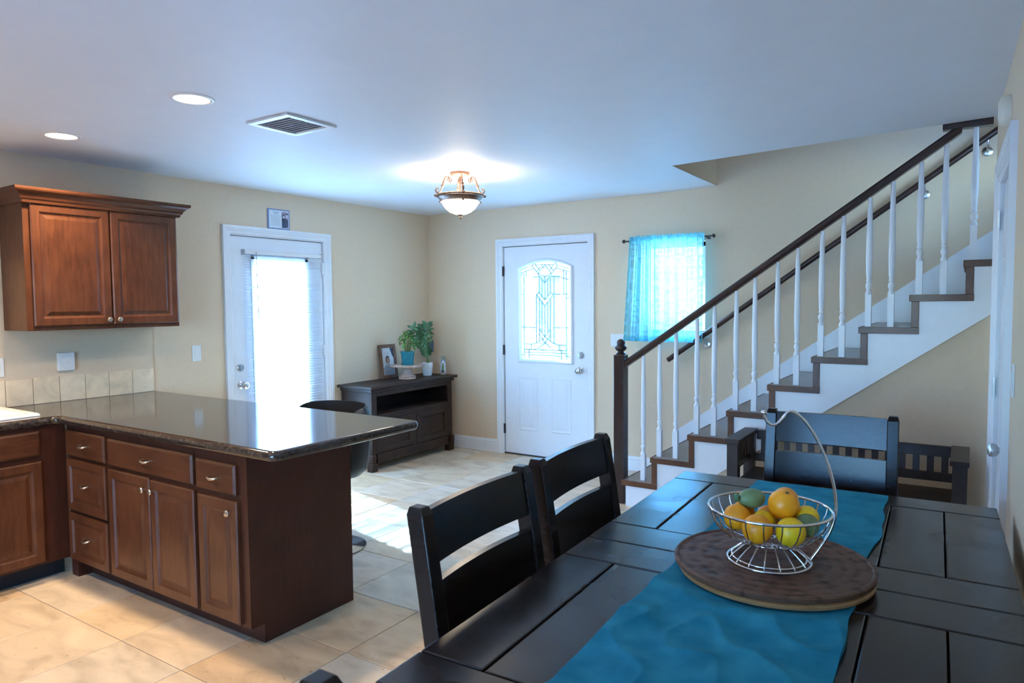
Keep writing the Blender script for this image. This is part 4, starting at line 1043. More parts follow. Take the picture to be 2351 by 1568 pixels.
# ================================================================== CURTAIN
rod = thing('curtain_rod', 'thin black curtain rod with ball finials above the window', 'curtain rod', (-2.1, 5.53, 1.985))
obj('rod', MB().tube([(-2.47, 5.530, 1.984), (-1.73, 5.530, 1.988)], 0.0065, 10), 'black_metal', parent=rod, smooth=50)
for x in (-2.485, -1.715): obj('finial', MB().ball((x, 5.530, 1.984 if x < -2 else 1.988), 0.016), 'black_metal', parent=rod, smooth=60)
for x in (-2.435, -1.765): obj('bracket', MB().box(x-0.006, x+0.006, 5.530, YB-0.0005, 1.970, 1.982), 'black_metal', parent=rod)
def curtain(name, label, xt0, xt1, xb0, xb1, yoff, seed, folds):
    rnd = random.Random(seed); ph = [rnd.uniform(0, 6.28) for _ in range(4)]
    ZT, ZBt, ZR = 2.020, 1.136, 1.985
    nu, nv = 120, 46
    def f(u, v):                       # v: 0 top .. 1 bottom
        z = ZT+(ZBt-ZT)*v
        x = (xt0+(xt1-xt0)*u)*(1-v)+(xb0+(xb1-xb0)*u)*v
        g = math.exp(-((z-ZR)/0.035)**2)
        amp = 0.010+0.006*v
        w = math.sin(u*folds*6.283+ph[0]+0.5*v)+0.5*math.sin(u*folds*2.3*6.283+ph[1])
        y = yoff - amp*w*(1-0.8*g) + 0.0035*math.sin(u*folds*5*6.283+ph[2])*(1-v)
        if z > ZR+0.012: y += 0.006*math.sin(u*folds*3.7*6.283+ph[3]); z += 0.006*math.sin(u*folds*3.1*6.283+ph[1])
        y -= 0.011*g
        return (x, y, z)
    c = thing(name, label, 'curtain', ((xt0+xt1)/2, yoff, ZBt), group='turquoise sheer curtains')
    obj('panel', MB().grid(f, nu, nv), 'sheer', parent=c, smooth=80)
    hem = MB().grid(lambda u, v: (lambda q: (q[0], q[1]-0.002, q[2]))(f(u, 0.955+0.045*v)), nu, 3)
    obj('hem', hem, 'sheer', parent=c, smooth=80)
    hd = MB().grid(lambda u, v: (lambda q: (q[0], q[1]+0.016, q[2]))(f(u, 0.012+0.055*v)), nu, 5)
    obj('rod_pocket', hd, 'sheer', parent=c, smooth=80)
    sd = MB().grid(lambda u, v: (lambda q: (q[0], q[1]-0.0015, q[2]))(f(0.0+0.035*u, v)), 4, nv)
    obj('side_hem', sd, 'sheer', parent=c, smooth=80)
curtain('sheer_curtain', 'left turquoise sheer curtain panel next to the front door', -2.420, -2.207, -2.476, -2.199, 5.512, 3, 3.0)
curtain('sheer_curtain', 'right wider turquoise sheer curtain panel behind the stair rail', -2.205, -1.782, -2.197, -1.786, 5.510, 8, 4.0)

# ================================================================== LIGHTS OF THE ROOM
def lamp_light(name, kind, loc, watts, col, parent=None, size=0.05, spread=None, rot=(0,0,0)):
    d = bpy.data.lights.new(name, kind); d.energy = watts; d.color = col
    if kind == 'POINT': d.shadow_soft_size = size
    if kind == 'AREA': d.shape = 'DISK'; d.size = size; d.spread = spread or R(150)
    if kind == 'SPOT': d.shadow_soft_size = size; d.spot_size = spread; d.spot_blend = 0.6
    o = bpy.data.objects.new(name, d); C.objects.link(o); o.location = loc; o.rotation_euler = rot
    if parent: o.parent = parent
    return o
WARM = (1.0, 0.77, 0.50)
def downlight(x, y, label, watts):
    t = thing('recessed_light', label, 'ceiling light', (x, y, ZC), group='recessed ceiling lights')
    mb = MB().lathe([(0.070,-0.001),(0.074,-0.006),(0.090,-0.005),(0.094,-0.0005),(0.070,-0.0005)], n=36, cap=False)
    obj('trim_ring', mb, 'plastic_white', parent=t, local=True, smooth=60)
    obj('lens', MB().lathe([(0.0005,-0.0035),(0.0705,-0.003),(0.0705,-0.001),(0.0005,-0.001)], n=36, cap=False), 'lamp_disc', parent=t, local=True)
    lamp_light('recessed_light_bulb', 'AREA', (0,0,-0.008), watts, WARM, t, 0.13, R(130))
downlight(-2.873, 1.829, 'larger-looking lit recessed ceiling light near the ceiling vent', 10)
downlight(-2.873, 0.55, 'unseen recessed light added for warm fill over the kitchen floor', 6)  # added out of view to warm the kitchen's ambient light
downlight(-4.052, 0.55, 'unseen recessed light added for warm fill over the sink', 6)  # second added fill lamp, also out of view
downlight(-4.052, 1.822, 'lit recessed ceiling light above the wall cabinet', 10.5)
# vent
vt = thing('ceiling_vent', 'square white ceiling vent with grey louvres', 'vent', (-2.868, 2.364, ZC))
a = 0.155
mb = MB()
for (x0, x1, y0, y1) in ((-a,a,-a,-a+0.034),(-a,a,a-0.034,a),(-a,-a+0.034,-a+0.034,a-0.034),(a-0.034,a,-a+0.034,a-0.034)): mb.box(x0,x1,y0,y1,-0.012,-0.0005)
obj('frame', mb, 'plastic_white', parent=vt, local=True, bevel=0.002)
obj('backing', MB().box(-0.122,0.122,-0.122,0.122,-0.0018,-0.0006), 'print_pale', parent=vt, local=True)
for k in range(9):
    yy = -0.108+k*0.027
    mb = MB().box(-0.121,0.121,-0.0135,0.0135,-0.0006,0.0006); mb.xf(Matrix.Translation((0,yy,-0.0075)) @ Matrix.Rotation(R(20),4,'X'))
    obj('louvre', mb, 'plastic_white', parent=vt, local=True)
# bowl ceiling light with scroll arms
fx = thing('ceiling_light', 'lit bowl ceiling light hanging on scrolled bronze arms', 'ceiling light', (-2.987, 3.898, ZC))
mb = MB().lathe([(0.030,-0.030),(0.055,-0.026),(0.066,-0.016),(0.070,-0.002),(0.064,-0.0005)], n=32); obj('canopy', mb, 'rose_metal', parent=fx, local=True, smooth=50)
obj('stem', MB().tube([(0,0,-0.028),(0,0,-0.292)], 0.006, 10), 'rose_metal', parent=fx, local=True, smooth=50)
RZ = -0.165
mb = MB().lathe([(0.128,RZ-0.036),(0.134,RZ-0.034),(0.142,RZ-0.022),(0.150,RZ-0.016),(0.156,RZ-0.006),(0.166,RZ-0.003),(0.168,RZ+0.006),(0.162,RZ+0.012),(0.150,RZ+0.013),(0.128,RZ-0.036)], n=48, cap=False)
ringo = obj('rim', mb, 'bronze', parent=fx, local=True, smooth=40)
mb = MB()
for k in range(44):
    w = 2*math.pi*k/44; mb.ball((0.166*math.cos(w), 0.166*math.sin(w), RZ+0.001), 0.0045, 6, 4)
obj('beading', mb, 'bronze', parent=ringo, local=True, smooth=60)
mb = MB().lathe([(0.008,-0.292),(0.040,-0.287),(0.075,-0.272),(0.104,-0.248),(0.124,-0.218),(0.131,-0.196),(0.127,-0.196),(0.120,-0.216),(0.100,-0.244),(0.072,-0.267),(0.040,-0.281),(0.008,-0.286)], n=40, cap=False)
obj('glass_bowl', mb, 'lamp_bowl', parent=fx, local=True, smooth=80, label='glowing white glass bowl')
mb = MB().lathe([(0.002,-0.323),(0.009,-0.318),(0.011,-0.311),(0.006,-0.305),(0.008,-0.298),(0.020,-0.293),(0.022,-0.290),(0.002,-0.290)], n=16); obj('finial', mb, 'bronze', parent=fx, local=True, smooth=50)
for k in range(4):
    w = R(33+12)+k*math.pi/2; pts = []
    # scroll profile (radius, height)
    prof = []
    for t in range(9):   # inner curl at the canopy
        an = R(-60+t*38); rr = 0.006+0.0020*t; prof.append((0.078+rr*math.cos(an), -0.052+rr*math.sin(an)))
    prof += [(0.082,-0.028),(0.096,-0.030),(0.108,-0.044),(0.115,-0.066),(0.121,-0.090),(0.128,-0.112),(0.138,-0.132),(0.150,-0.143),(0.163,-0.140),(0.170,-0.128),(0.166,-0.115),(0.156,-0.112),(0.150,-0.119)]
    for r_, h in prof: pts.append((r_*math.cos(w), r_*math.sin(w), h))
    am = obj('scroll_arm', MB().tube(pts, [0.0040]*9+[0.0055]*len(prof[9:]), 8), 'rose_metal', parent=fx, local=True, smooth=60)
    mb = MB().ball((0.1225*math.cos(w), 0.1225*math.sin(w), -0.094), 0.011, 10, 7, (1,1,0.9)); mb.ball((0.150*math.cos(w), 0.150*math.sin(w), RZ+0.018), 0.008, 8, 6)
    obj('knuckle', mb, 'rose_metal', parent=am, local=True, smooth=60)
    c = (0.172*math.cos(w), 0.172*math.sin(w), RZ+0.004)
    mb = MB().ball(c, 0.011, 10, 7); mb.ball((0.141*math.cos(w), 0.141*math.sin(w), RZ-0.040), 0.008, 8, 6)
    obj('knob', mb, 'bronze', parent=fx, local=True, smooth=60)
for k in range(2):
    w = R(70)+k*math.pi
    lamp_light('ceiling_light_bulb', 'POINT', (0.05*math.cos(w), 0.05*math.sin(w), -0.215), 2.4, WARM, fx, 0.045)

# ================================================================== DINING TABLE
TH = R(1.9); TC = Vector((-0.413, 1.873, 0)); TZ = 0.765; TW, TLn = 1.075, 1.880
tb = thing('dining_table', 'large dark espresso dining table made of distressed planks', 'table', TC, TH)
def lb(name, x0, x1, y0, y1, z0, z1, mat='espresso', bevel=0.004, parent=tb): return obj(name, MB().box(x0,x1,y0,y1,z0,z1), mat, parent=parent, local=True, bevel=bevel)
g = 0.0016; hw, hl = TW/2, TLn/2
TT = 0.034
lb('end_board', -hw, hw, hl-0.135+g, hl, TZ-TT, TZ); lb('end_board', -hw, hw, -hl, -hl+0.135-g, TZ-TT, TZ)
for y0, y1 in ((-0.165, 0.0), (0.0, 0.165)): lb('cross_board', -hw, hw, y0+g, y1-g, TZ-TT, TZ)
pw = TW/7
for y0, y1 in ((0.165, hl-0.135), (-hl+0.135, -0.165)):
    for k in range(7): lb('plank', -hw+k*pw+g*(k > 0), -hw+(k+1)*pw-g*(k < 6), y0+g, y1-g, TZ-TT, TZ-0.0007*((k*5) % 3))
lb('underlay', -hw+0.01, hw-0.01, -hl+0.01, hl-0.01, TZ-TT-0.012, TZ-TT-0.0005, 'dark_void', 0)
for x in (-hw+0.045, hw-0.070): lb('apron', x, x+0.025, -hl+0.12, hl-0.12, TZ-0.14, TZ-TT-0.0125)
for y in (-hl+0.045, hl-0.070): lb('apron', -hw+0.12, hw-0.12, y, y+0.025, TZ-0.14, TZ-TT-0.0125)
for sx in (-1, 1):
    for sy in (-1, 1):
        x, y = sx*(hw-0.075), sy*(hl-0.075)
        mb = MB(); t_, b_ = 0.045, 0.034
        vs = [(x-b_,y-b_,0.0005),(x+b_,y-b_,0.0005),(x+b_,y+b_,0.0005),(x-b_,y+b_,0.0005),(x-t_,y-t_,TZ-0.16),(x+t_,y-t_,TZ-0.16),(x+t_,y+t_,TZ-0.16),(x-t_,y+t_,TZ-0.16),(x-t_,y-t_,TZ-TT-0.0125),(x+t_,y-t_,TZ-TT-0.0125),(x+t_,y+t_,TZ-TT-0.0125),(x-t_,y+t_,TZ-TT-0.0125)]
        mb.add(vs, [(3,2,1,0),(8,9,10,11)]+[(i,(i+1)%4,4+(i+1)%4,4+i) for i in range(4)]+[(4+i,4+(i+1)%4,8+(i+1)%4,8+i) for i in range(4)])
        obj('leg', mb, 'espresso', parent=tb, local=True, bevel=0.004)

# runner ----------------------------------------------------------------
rn = random.Random(4)
def run_fn(u, v):
    yy = -0.93+1.845*v
    wob = 0.010*noise.noise((0, yy*3.1, 2.0))
    x = -0.028 + 0.018*v + (u-0.5)*0.452 + wob + (0.012*noise.noise((u*0.5, yy*7.0, 9.0)) if u > 0.97 or u < 0.03 else 0)
    near = max(0.0, min(1.0, (0.25-yy)/0.5))
    q = noise.noise((x*5+yy*4.5, yy*3.2-x*6, 0.3))*0.55 + noise.noise((x*11+yy*12, yy*5.5-x*13, 4.3))*0.28
    rid = (1-abs(noise.noise((x*4+yy*5.0, yy*3-x*7.5, 7.7))))**4
    amp = 0.005+0.019*near
    z = 0.0035 + amp*max(0.0, 0.5*rid + q*0.6)
    d2 = math.hypot(x+0.0, yy+0.02)
    if d2 < 0.30: z = 0.0035+(z-0.0035)*max(0, (d2-0.245)/0.055)
    return (x, yy, TZ+z)
mb = MB(); nu, nv = 90, 300
mb.grid(run_fn, nu, nv)
for (us, vs) in (([0.0], None), ([1.0], None)):
    for u in us:
        for j in range(nv):
            a, b = run_fn(u, j/nv), run_fn(u, (j+1)/nv)
            mb.add([a, b, (b[0], b[1], TZ+0.0006), (a[0], a[1], TZ+0.0006)], [(0,1,2,3)])
for v in (0.0, 1.0):
    for i in range(nu):
        a, b = run_fn(i/nu, v), run_fn((i+1)/nu, v)
        mb.add([a, b, (b[0], b[1], TZ+0.0006), (a[0], a[1], TZ+0.0006)], [(0,1,2,3)])
rr_ = obj('table_runner', mb, 'runner_cloth', loc=None, local=True, smooth=60)
rr_.location = TC; rr_.rotation_euler = (0, 0, TH)
tag(rr_, 'wrinkled teal blue cloth runner along the dining table', 'table runner')

# tray -------------------------------------------------------------------
LC = Vector((-0.415, 1.850, TZ+0.0045))
ls = thing('lazy_susan', 'round carved brown wooden turntable under the fruit basket', 'lazy susan', LC)
obj('base_disc', MB().lathe([(0.0005,0.0),(0.222,0.0),(0.236,0.005),(0.238,0.013),(0.230,0.0165),(0.0005,0.0165)], c=(0.006,-0.008,0), n=72), 'pale_wood', parent=ls, local=True, smooth=35, label='pale wood lower disc')
obj('top_disc', MB().lathe([(0.0005,0.017),(0.236,0.017),(0.245,0.021),(0.246,0.031),(0.242,0.035),(0.237,0.035),(0.234,0.0325),(0.0005,0.0325)], n=72), 'carved_wood', parent=ls, local=True, smooth=35, label='carved dark wood upper disc')
LZ = LC.z+0.0325

# wire fruit basket --------------------------------------------------------
BC = Vector((-0.420, 1.838, LZ+0.0005))
fb = thing('fruit_basket', 'chrome wire fruit basket with a tall banana hook', 'fruit basket', BC)
FR, RR_, RH, NK, NR = 0.102, 0.150, 0.137, 0.044, 0.052
def wire(name, pts, r=0.0024, closed=False, parent=fb, n=8): return obj(name, MB().tube(pts, r, n, closed), 'chrome', parent=parent, local=True, smooth=70)
def circ(r, z, n=56): return [(r*math.cos(2*math.pi*k/n), r*math.sin(2*math.pi*k/n), z) for k in range(n)]
wire('foot_ring', circ(FR, 0.0035), 0.0034, True); wire('foot_ring', circ(FR-0.011, 0.010), 0.0026, True)
wire('neck_ring', circ(NR, NK+0.004), 0.0026, True)
wire('rim', circ(RR_, RH), 0.0038, True)
for k in range(16):
    w = 2*math.pi*(k+0.3)/16; cw, sw = math.cos(w), math.sin(w)
    prof = [(FR-0.004,0.006),(0.090,0.016),(0.072,0.031),(0.056,0.043),(0.048,0.047)]
    wire('foot_wire', [(r*cw, r*sw, z) for r, z in prof], 0.0019)
for k in range(22):
    w = 2*math.pi*k/22; cw, sw = math.cos(w), math.sin(w)
    prof = [(0.030,0.0475),(0.055,0.050),(0.085,0.057),(0.112,0.071),(0.133,0.092),(0.146,0.118),(0.150,RH)]
    wire('bowl_wire', [(r*cw, r*sw, z) for r, z in prof], 0.0018)
wire('bottom_ring', circ(0.032, 0.0475, 30), 0.002, True)
ha = YAW-R(14); hx, hy = math.cos(ha), math.sin(ha)
hp = [(0.100,0.006),(0.122,0.040),(0.146,0.085),(0.158,0.130),(0.157,0.175),(0.149,0.220),(0.134,0.268),(0.112,0.318),(0.088,0.357),(0.066,0.381),(0.052,0.388),(0.040,0.384),(0.028,0.368),(0.016,0.355),(0.003,0.353),(-0.009,0.362),(-0.015,0.378)]
# smooth by Catmull-Rom
def cr(P, m=4):
    out = []
    for i in range(len(P)-1):
        p0, p1, p2, p3 = P[max(i-1,0)], P[i], P[i+1], P[min(i+2,len(P)-1)]
        for k in range(m):
            t = k/m; out.append(tuple(0.5*((2*b)+(-a+c)*t+(2*a-5*b+4*c-d)*t*t+(-a+3*b-3*c+d)*t**3) for a, b, c, d in zip(p0,p1,p2,p3)))
    out.append(P[-1]); return out
hh = wire('banana_hook', [(r*hx, r*hy, z) for r, z in cr(hp)], 0.0040)
obj('hook_ball', MB().ball((-0.0155*hx, -0.0155*hy, 0.384), 0.0075, 12, 8), 'chrome', parent=hh, local=True, smooth=70)

# fruit ---------------------------------------------------------------------
RTv = Vector((math.cos(YAW), math.sin(YAW), 0)); FWv = Vector((-math.sin(YAW), math.cos(YAW), 0))
def fruit(name, label, cat, r, d, z, rad, mat, sc=(1,1,1), rot=(0,0,0), stalk=True, grp='citrus in the wire basket'):
    c = BC+RTv*r+FWv*d+Vector((0,0,z))
    m3 = Matrix.Rotation(rot[2],3,'Z') @ Matrix.Rotation(rot[1],3,'Y') @ Matrix.Rotation(rot[0],3,'X')
    t = thing(name, label, cat, c-Vector((0,0,rad*min(sc))), group=grp)
    obj('flesh' if False else 'peel', MB().ball(c, rad, 28, 18, sc, m3), mat, parent=t, smooth=80)
    if stalk:
        tip = c + m3 @ Vector((0,0,rad*sc[2]*0.985)); nrm = (m3 @ Vector((0,0,1)))
        mb = MB().lathe([(0.0045,0),(0.005,0.001),(0.003,0.0022),(0.0005,0.0022)], n=8); mb.xf(Matrix.Translation(tip) @ nrm.to_track_quat('Z','Y').to_matrix().to_4x4())
        obj('stem_scar', mb, 'stalk', parent=t)
    return t
fruit('orange', 'orange at the left rim of the basket', 'orange', -0.080, 0.010, 0.110, 0.0335, 'orange_peel', rot=(2.6,0,0))
fruit('orange', 'large front left orange in the basket', 'orange', -0.052, -0.060, 0.101, 0.0365, 'orange_peel', rot=(2.5,0.3,0))
fruit('lemon', 'bright yellow lemon at the front of the basket', 'lemon', 0.026, -0.074, 0.097, 0.0355, 'lemon_peel', (1,1,1.03), rot=(2.6,0.2,0))
fruit('orange', 'topmost large orange in the basket', 'orange', 0.033, -0.010, 0.148, 0.0385, 'orange_peel', rot=(0.45,0.05,0.6))
fruit('orange', 'orange behind the topmost one in the basket', 'orange', 0.062, 0.052, 0.142, 0.0330, 'orange_peel', rot=(1,2,0))
fruit('orange', 'yellow-orange fruit in the middle of the basket', 'orange', -0.014, 0.000, 0.100, 0.0300, 'lemon_peel', rot=(2.6,0.2,0))
fruit('lemon', 'pale yellow lemon on the right side of the basket', 'lemon', 0.089, -0.012, 0.112, 0.0320, 'lemon_peel', (1,1,1.08), rot=(2.2,0.9,0))
fruit('orange', 'small orange peeping out at the back left of the basket', 'orange', -0.045, 0.064, 0.108, 0.0290, 'orange_peel', rot=(2.2,0,0))
fruit('orange', 'orange half hidden under the green mango at the back', 'orange', 0.020, 0.062, 0.094, 0.0300, 'orange_peel', rot=(2.2,0,0))
mg = fruit('mango', 'green mango lying on top at the back left', 'mango', -0.034, 0.034, 0.152, 0.0255, 'mango_skin', (1.45,1.0,1.0), (0, 0, YAW+0.2), stalk=False, grp='green fruit in the basket')
c = BC+RTv*(-0.073)+FWv*0.026+Vector((0,0,0.157))
mb = MB()
for k in range(7):
    w = 2*math.pi*k/7; q = c + Vector((0,0,1))*0.011*math.sin(w) + FWv*0.011*math.cos(w) - RTv*0.006
    mb.add([c+RTv*0.010, q, c+(q-c)*0.9+Vector((0,0,0.004))+FWv*0.004], [(0,1,2)])
    mb.ball(c+(q-c)*0.5, 0.006, 7, 5)
obj('calyx', mb, 'leaf_dark', parent=mg, smooth=40)
fruit('mango', 'green mango low at the right side of the basket', 'mango', 0.078, -0.044, 0.104, 0.0290, 'mango_skin', (1.12,1.0,1.0), (0,0,YAW+0.6), stalk=False, grp='green fruit in the basket')

# ================================================================== CHAIRS
def make_chair(label, loc, rz_):
    t = thing('dining_chair', label, 'chair', loc, rz_, 'espresso dining chairs around the table')
    W = 0.253; m_ = 'espresso_chair'
    def by(z): return -0.205 - (0.0 if z < 0.45 else 0.078*((z-0.45)/0.55)**1.15)
    for sx in (-1, 1):
        mb = MB(); zs = [0.0005, 0.25, 0.45, 0.62, 0.80, 0.985, 1.003]; prof = []
        rings = []
        for z in zs:
            y = by(z)+(-0.03*(1-z/0.45) if z < 0.45 else 0); d = 0.024 if z < 1.0 else 0.017; w2 = 0.021 if z < 1.0 else 0.016
            x = sx*(W-0.021)
            rings.append([(x-w2,y-d,z),(x+w2,y-d,z),(x+w2,y+d,z),(x-w2,y+d,z)])
        for A, B in zip(rings[:-1], rings[1:]):
            for k in range(4): mb.add([A[k],A[(k+1)%4],B[(k+1)%4],B[k]], [(0,1,2,3)])
        mb.add(rings[0], [(3,2,1,0)]); mb.add(rings[-1], [(0,1,2,3)])
        obj('back_post', mb, m_, parent=t, local=True, bevel=0.003)
        mb = MB(); x = sx*(W-0.03); mb.box(x-0.021,x+0.021,0.170,0.212,0.0005,0.4395); obj('leg', mb, m_, parent=t, local=True, bevel=0.003)
    def slatm(z0, z1):
        mb = MB(); n = 14; xw = W-0.0425; rings = []
        for i in range(n+1):
            u = -1+2*i/n; bow = -0.016*(1-u*u)
            r4 = []
            for z, o_ in ((z0, -0.010), (z1, -0.010), (z1, 0.010), (z0, 0.010)):
                r4.append((u*xw, by(z)+bow+o_+0.006, z))
            rings.append(r4)
        for A, B in zip(rings[:-1], rings[1:]):
            for k in range(4): mb.add([A[k],A[(k+1)%4],B[(k+1)%4],B[k]], [(0,1,2,3)])
        mb.add(rings[0], [(0,1,2,3)]); mb.add(rings[-1], [(0,1,2,3)])
        return mb
    obj('back_slat', slatm(0.868, 0.992), m_, parent=t, local=True, smooth=40)
    obj('back_slat', slatm(0.690, 0.826), m_, parent=t, local=True, smooth=40)
    obj('lower_rail', slatm(0.515, 0.560), m_, parent=t, local=True, smooth=40)
    obj('seat', MB().box(-W+0.005, W-0.005, -0.178, 0.230, 0.440, 0.468), m_, parent=t, local=True, bevel=0.010, seg=3)
    for sx in (-1, 1):
        x = sx*(W-0.045); obj('seat_rail', MB().box(x-0.010,x+0.010,-0.178,0.1695,0.385,0.4395), m_, parent=t, local=True)
        obj('stretcher', MB().box(x-0.009,x+0.009,-0.195,0.1695,0.16,0.19), m_, parent=t, local=True)
    obj('front_rail', MB().box(-W+0.052,W-0.052,0.182,0.200,0.385,0.4395), m_, parent=t, local=True)
    return t
ch0 = make_chair('dark espresso dining chair nearest the viewer on the kitchen side of the table', (-0.785, 1.452, 0), -math.pi/2+TH)
dup(ch0, (-0.803, 2.014, 0), -math.pi/2+TH, 'second dark dining chair on the kitchen side, farther along the table')
dup(ch0, (-0.468, 2.868, 0), math.pi+TH, 'dark dining chair at the far head of the table before the bench')
dup(ch0, (-0.455, 0.868, 0), TH, 'dark dining chair at the near head of the table, only its post top showing')

# ================================================================== BENCH
bn = thing('mission_bench', 'dark wood slatted bench with flat arms under the stairs', 'bench', (-0.585, 4.32, 0))
BX0, BX1, BY0, BY1 = -1.190, 0.018, 4.085, 4.520
bw = 'bench_wood'
for x in (BX0+0.008, BX1-0.073):
    for y in (BY0+0.010, BY1-0.060): obj('leg', MB().box(x, x+0.065, y, y+0.055, 0.0005, 0.6345), bw, parent=bn, bevel=0.003)
for x in (BX0, BX1-0.085): obj('arm', MB().box(x, x+0.085, BY0-0.012, BY1, 0.635, 0.662), bw, parent=bn, bevel=0.004)
obj('top_rail', MB().box(BX0+0.0855, BX1-0.0855, BY1-0.050, BY1-0.020, 0.600, 0.660), bw, parent=bn, bevel=0.003)
obj('lower_rail', MB().box(BX0+0.0735, BX1-0.0735, BY1-0.050, BY1-0.020, 0.462, 0.510), bw, parent=bn, bevel=0.003)
x = BX0+0.112
while x < BX1-0.13:
    obj('slat', MB().box(x, x+0.034, BY1-0.043, BY1-0.029, 0.5105, 0.5995), bw, parent=bn); x += 0.0690
for x in (BX0+0.030, BX1-0.052):
    obj('side_rail', MB().box(x, x+0.022, BY0+0.0655, BY1-0.0605, 0.470, 0.505), bw, parent=bn)
    for k in range(4): obj('side_slat', MB().box(x+0.004, x+0.018, BY0+0.090+k*0.068, BY0+0.124+k*0.068, 0.5055, 0.6345), bw, parent=bn)
obj('seat', MB().box(BX0+0.074, BX1-0.074, BY0+0.004, BY1-0.0505, 0.405, 0.428), bw, parent=bn, bevel=0.004)
obj('seat_apron', MB().box(BX0+0.0735, BX1-0.0735, BY0+0.020, BY0+0.042, 0.320, 0.4045), bw, parent=bn)

# ================================================================== ON THE CONSOLE
KZ = 0.7565
# photo frame leaning on the wall
fr = thing('photo_frame', 'brown wooden portrait frame leaning on the wall behind the cake stand', 'picture frame', (-4.655, 4.925, KZ))
lean = Matrix.Translation((-4.655, 4.925, KZ+0.0008)) @ Matrix.Rotation(R(-7.0), 4, 'Y')
mb = MB(); w_, h_, b_ = 0.112, 0.325, 0.032
for (a, b, c, d) in ((-w_,-w_+b_,0,h_),(w_-b_,w_,0,h_),(-w_+b_,w_-b_,0,b_),(-w_+b_,w_-b_,h_-b_,h_)): mb.box(-0.006,0.010,a,b,c,d)
obj('frame', mb.xf(lean), 'frame_wood', parent=fr, bevel=0.003)
ph = obj('photo', MB().box(-0.004,0.002,-w_+b_,w_-b_,b_,h_-b_).xf(lean), 'print_pale', parent=fr, label='faded portrait print of a person in a grey top')
def disc(cy, cz, ry, rz2, x=0.0024, n=20): 
    return MB().add([(x, cy+ry*math.cos(2*math.pi*k/n), cz+rz2*math.sin(2*math.pi*k/n)) for k in range(n)], [tuple(range(n))])
obj('print_hair', disc(-0.005, 0.176, 0.028, 0.040).xf(lean), 'print_dark', parent=ph)
obj('print_face', disc(-0.003, 0.168, 0.021, 0.033, 0.0028).xf(lean), 'print_skin', parent=ph)
obj('print_top', MB().add([(0.0026,-0.060,0.0335),(0.0026,0.072,0.0335),(0.0026,0.066,0.10),(0.0026,0.022,0.132),(0.0026,-0.028,0.132),(0.0026,-0.068,0.10)], [(0,1,2,3,4,5)]).xf(lean), 'print_grey', parent=ph)
obj('print_tree', MB().add([(0.0026,0.036,0.292),(0.0026,0.079,0.292),(0.0026,0.079,0.19),(0.0026,0.056,0.225)], [(0,1,2,3)]).xf(lean), 'print_dark', parent=ph)
# cake stand
CK = Vector((-4.472, 4.972, KZ))
ck = thing('cake_stand', 'blush pedestal cake stand with beaded edge on the console', 'cake stand', CK)
obj('pedestal', MB().lathe([(0.0005,0.0005),(0.082,0.0005),(0.083,0.010),(0.076,0.018),(0.074,0.030),(0.060,0.040),(0.048,0.056),(0.042,0.080),(0.046,0.104),(0.060,0.115),(0.0005,0.115)], n=40), 'blush_ceramic', parent=ck, local=True, smooth=45)
pl = obj('plate', MB().lathe([(0.0005,0.1155),(0.150,0.117),(0.158,0.122),(0.159,0.131),(0.154,0.134),(0.0005,0.131)], n=56), 'blush_ceramic', parent=ck, local=True, smooth=45)
mb = MB()
for k in range(48):
    w = 2*math.pi*k/48; mb.ball((0.158*math.cos(w), 0.158*math.sin(w), 0.123), 0.0072, 7, 5)
obj('beading', mb, 'blush_ceramic', parent=pl, local=True, smooth=60)
mb = MB()
for k in range(30):
    w = 2*math.pi*k/30; mb.ball((0.078*math.cos(w), 0.078*math.sin(w), 0.024), 0.0065, 7, 5)
obj('beading', mb, 'blush_ceramic', parent=ck, local=True, smooth=60)
# leaves
def leaf(mb, base, tip, width, up, n=6, droop=0.0):
    base, tip = Vector(base), Vector(tip); t = tip-base; side = t.cross(up).normalized(); nn = side.cross(t).normalized()
    vs = []
    for i in range(n+1):
        s_ = i/n; w = width*math.sin(math.pi*min(1, s_*0.94+0.04))**0.8
        c = base+t*s_+nn*(0.10*t.length*math.sin(math.pi*s_))-Vector((0,0,droop*s_*s_))
        vs += [c-side*w+nn*w*0.35, c, c+side*w+nn*w*0.35]
    fs = []
    for i in range(n): fs += [(3*i,3*i+1,3*i+4,3*i+3),(3*i+1,3*i+2,3*i+5,3*i+4)]
    mb.add(vs, fs)
rp = random.Random(11)
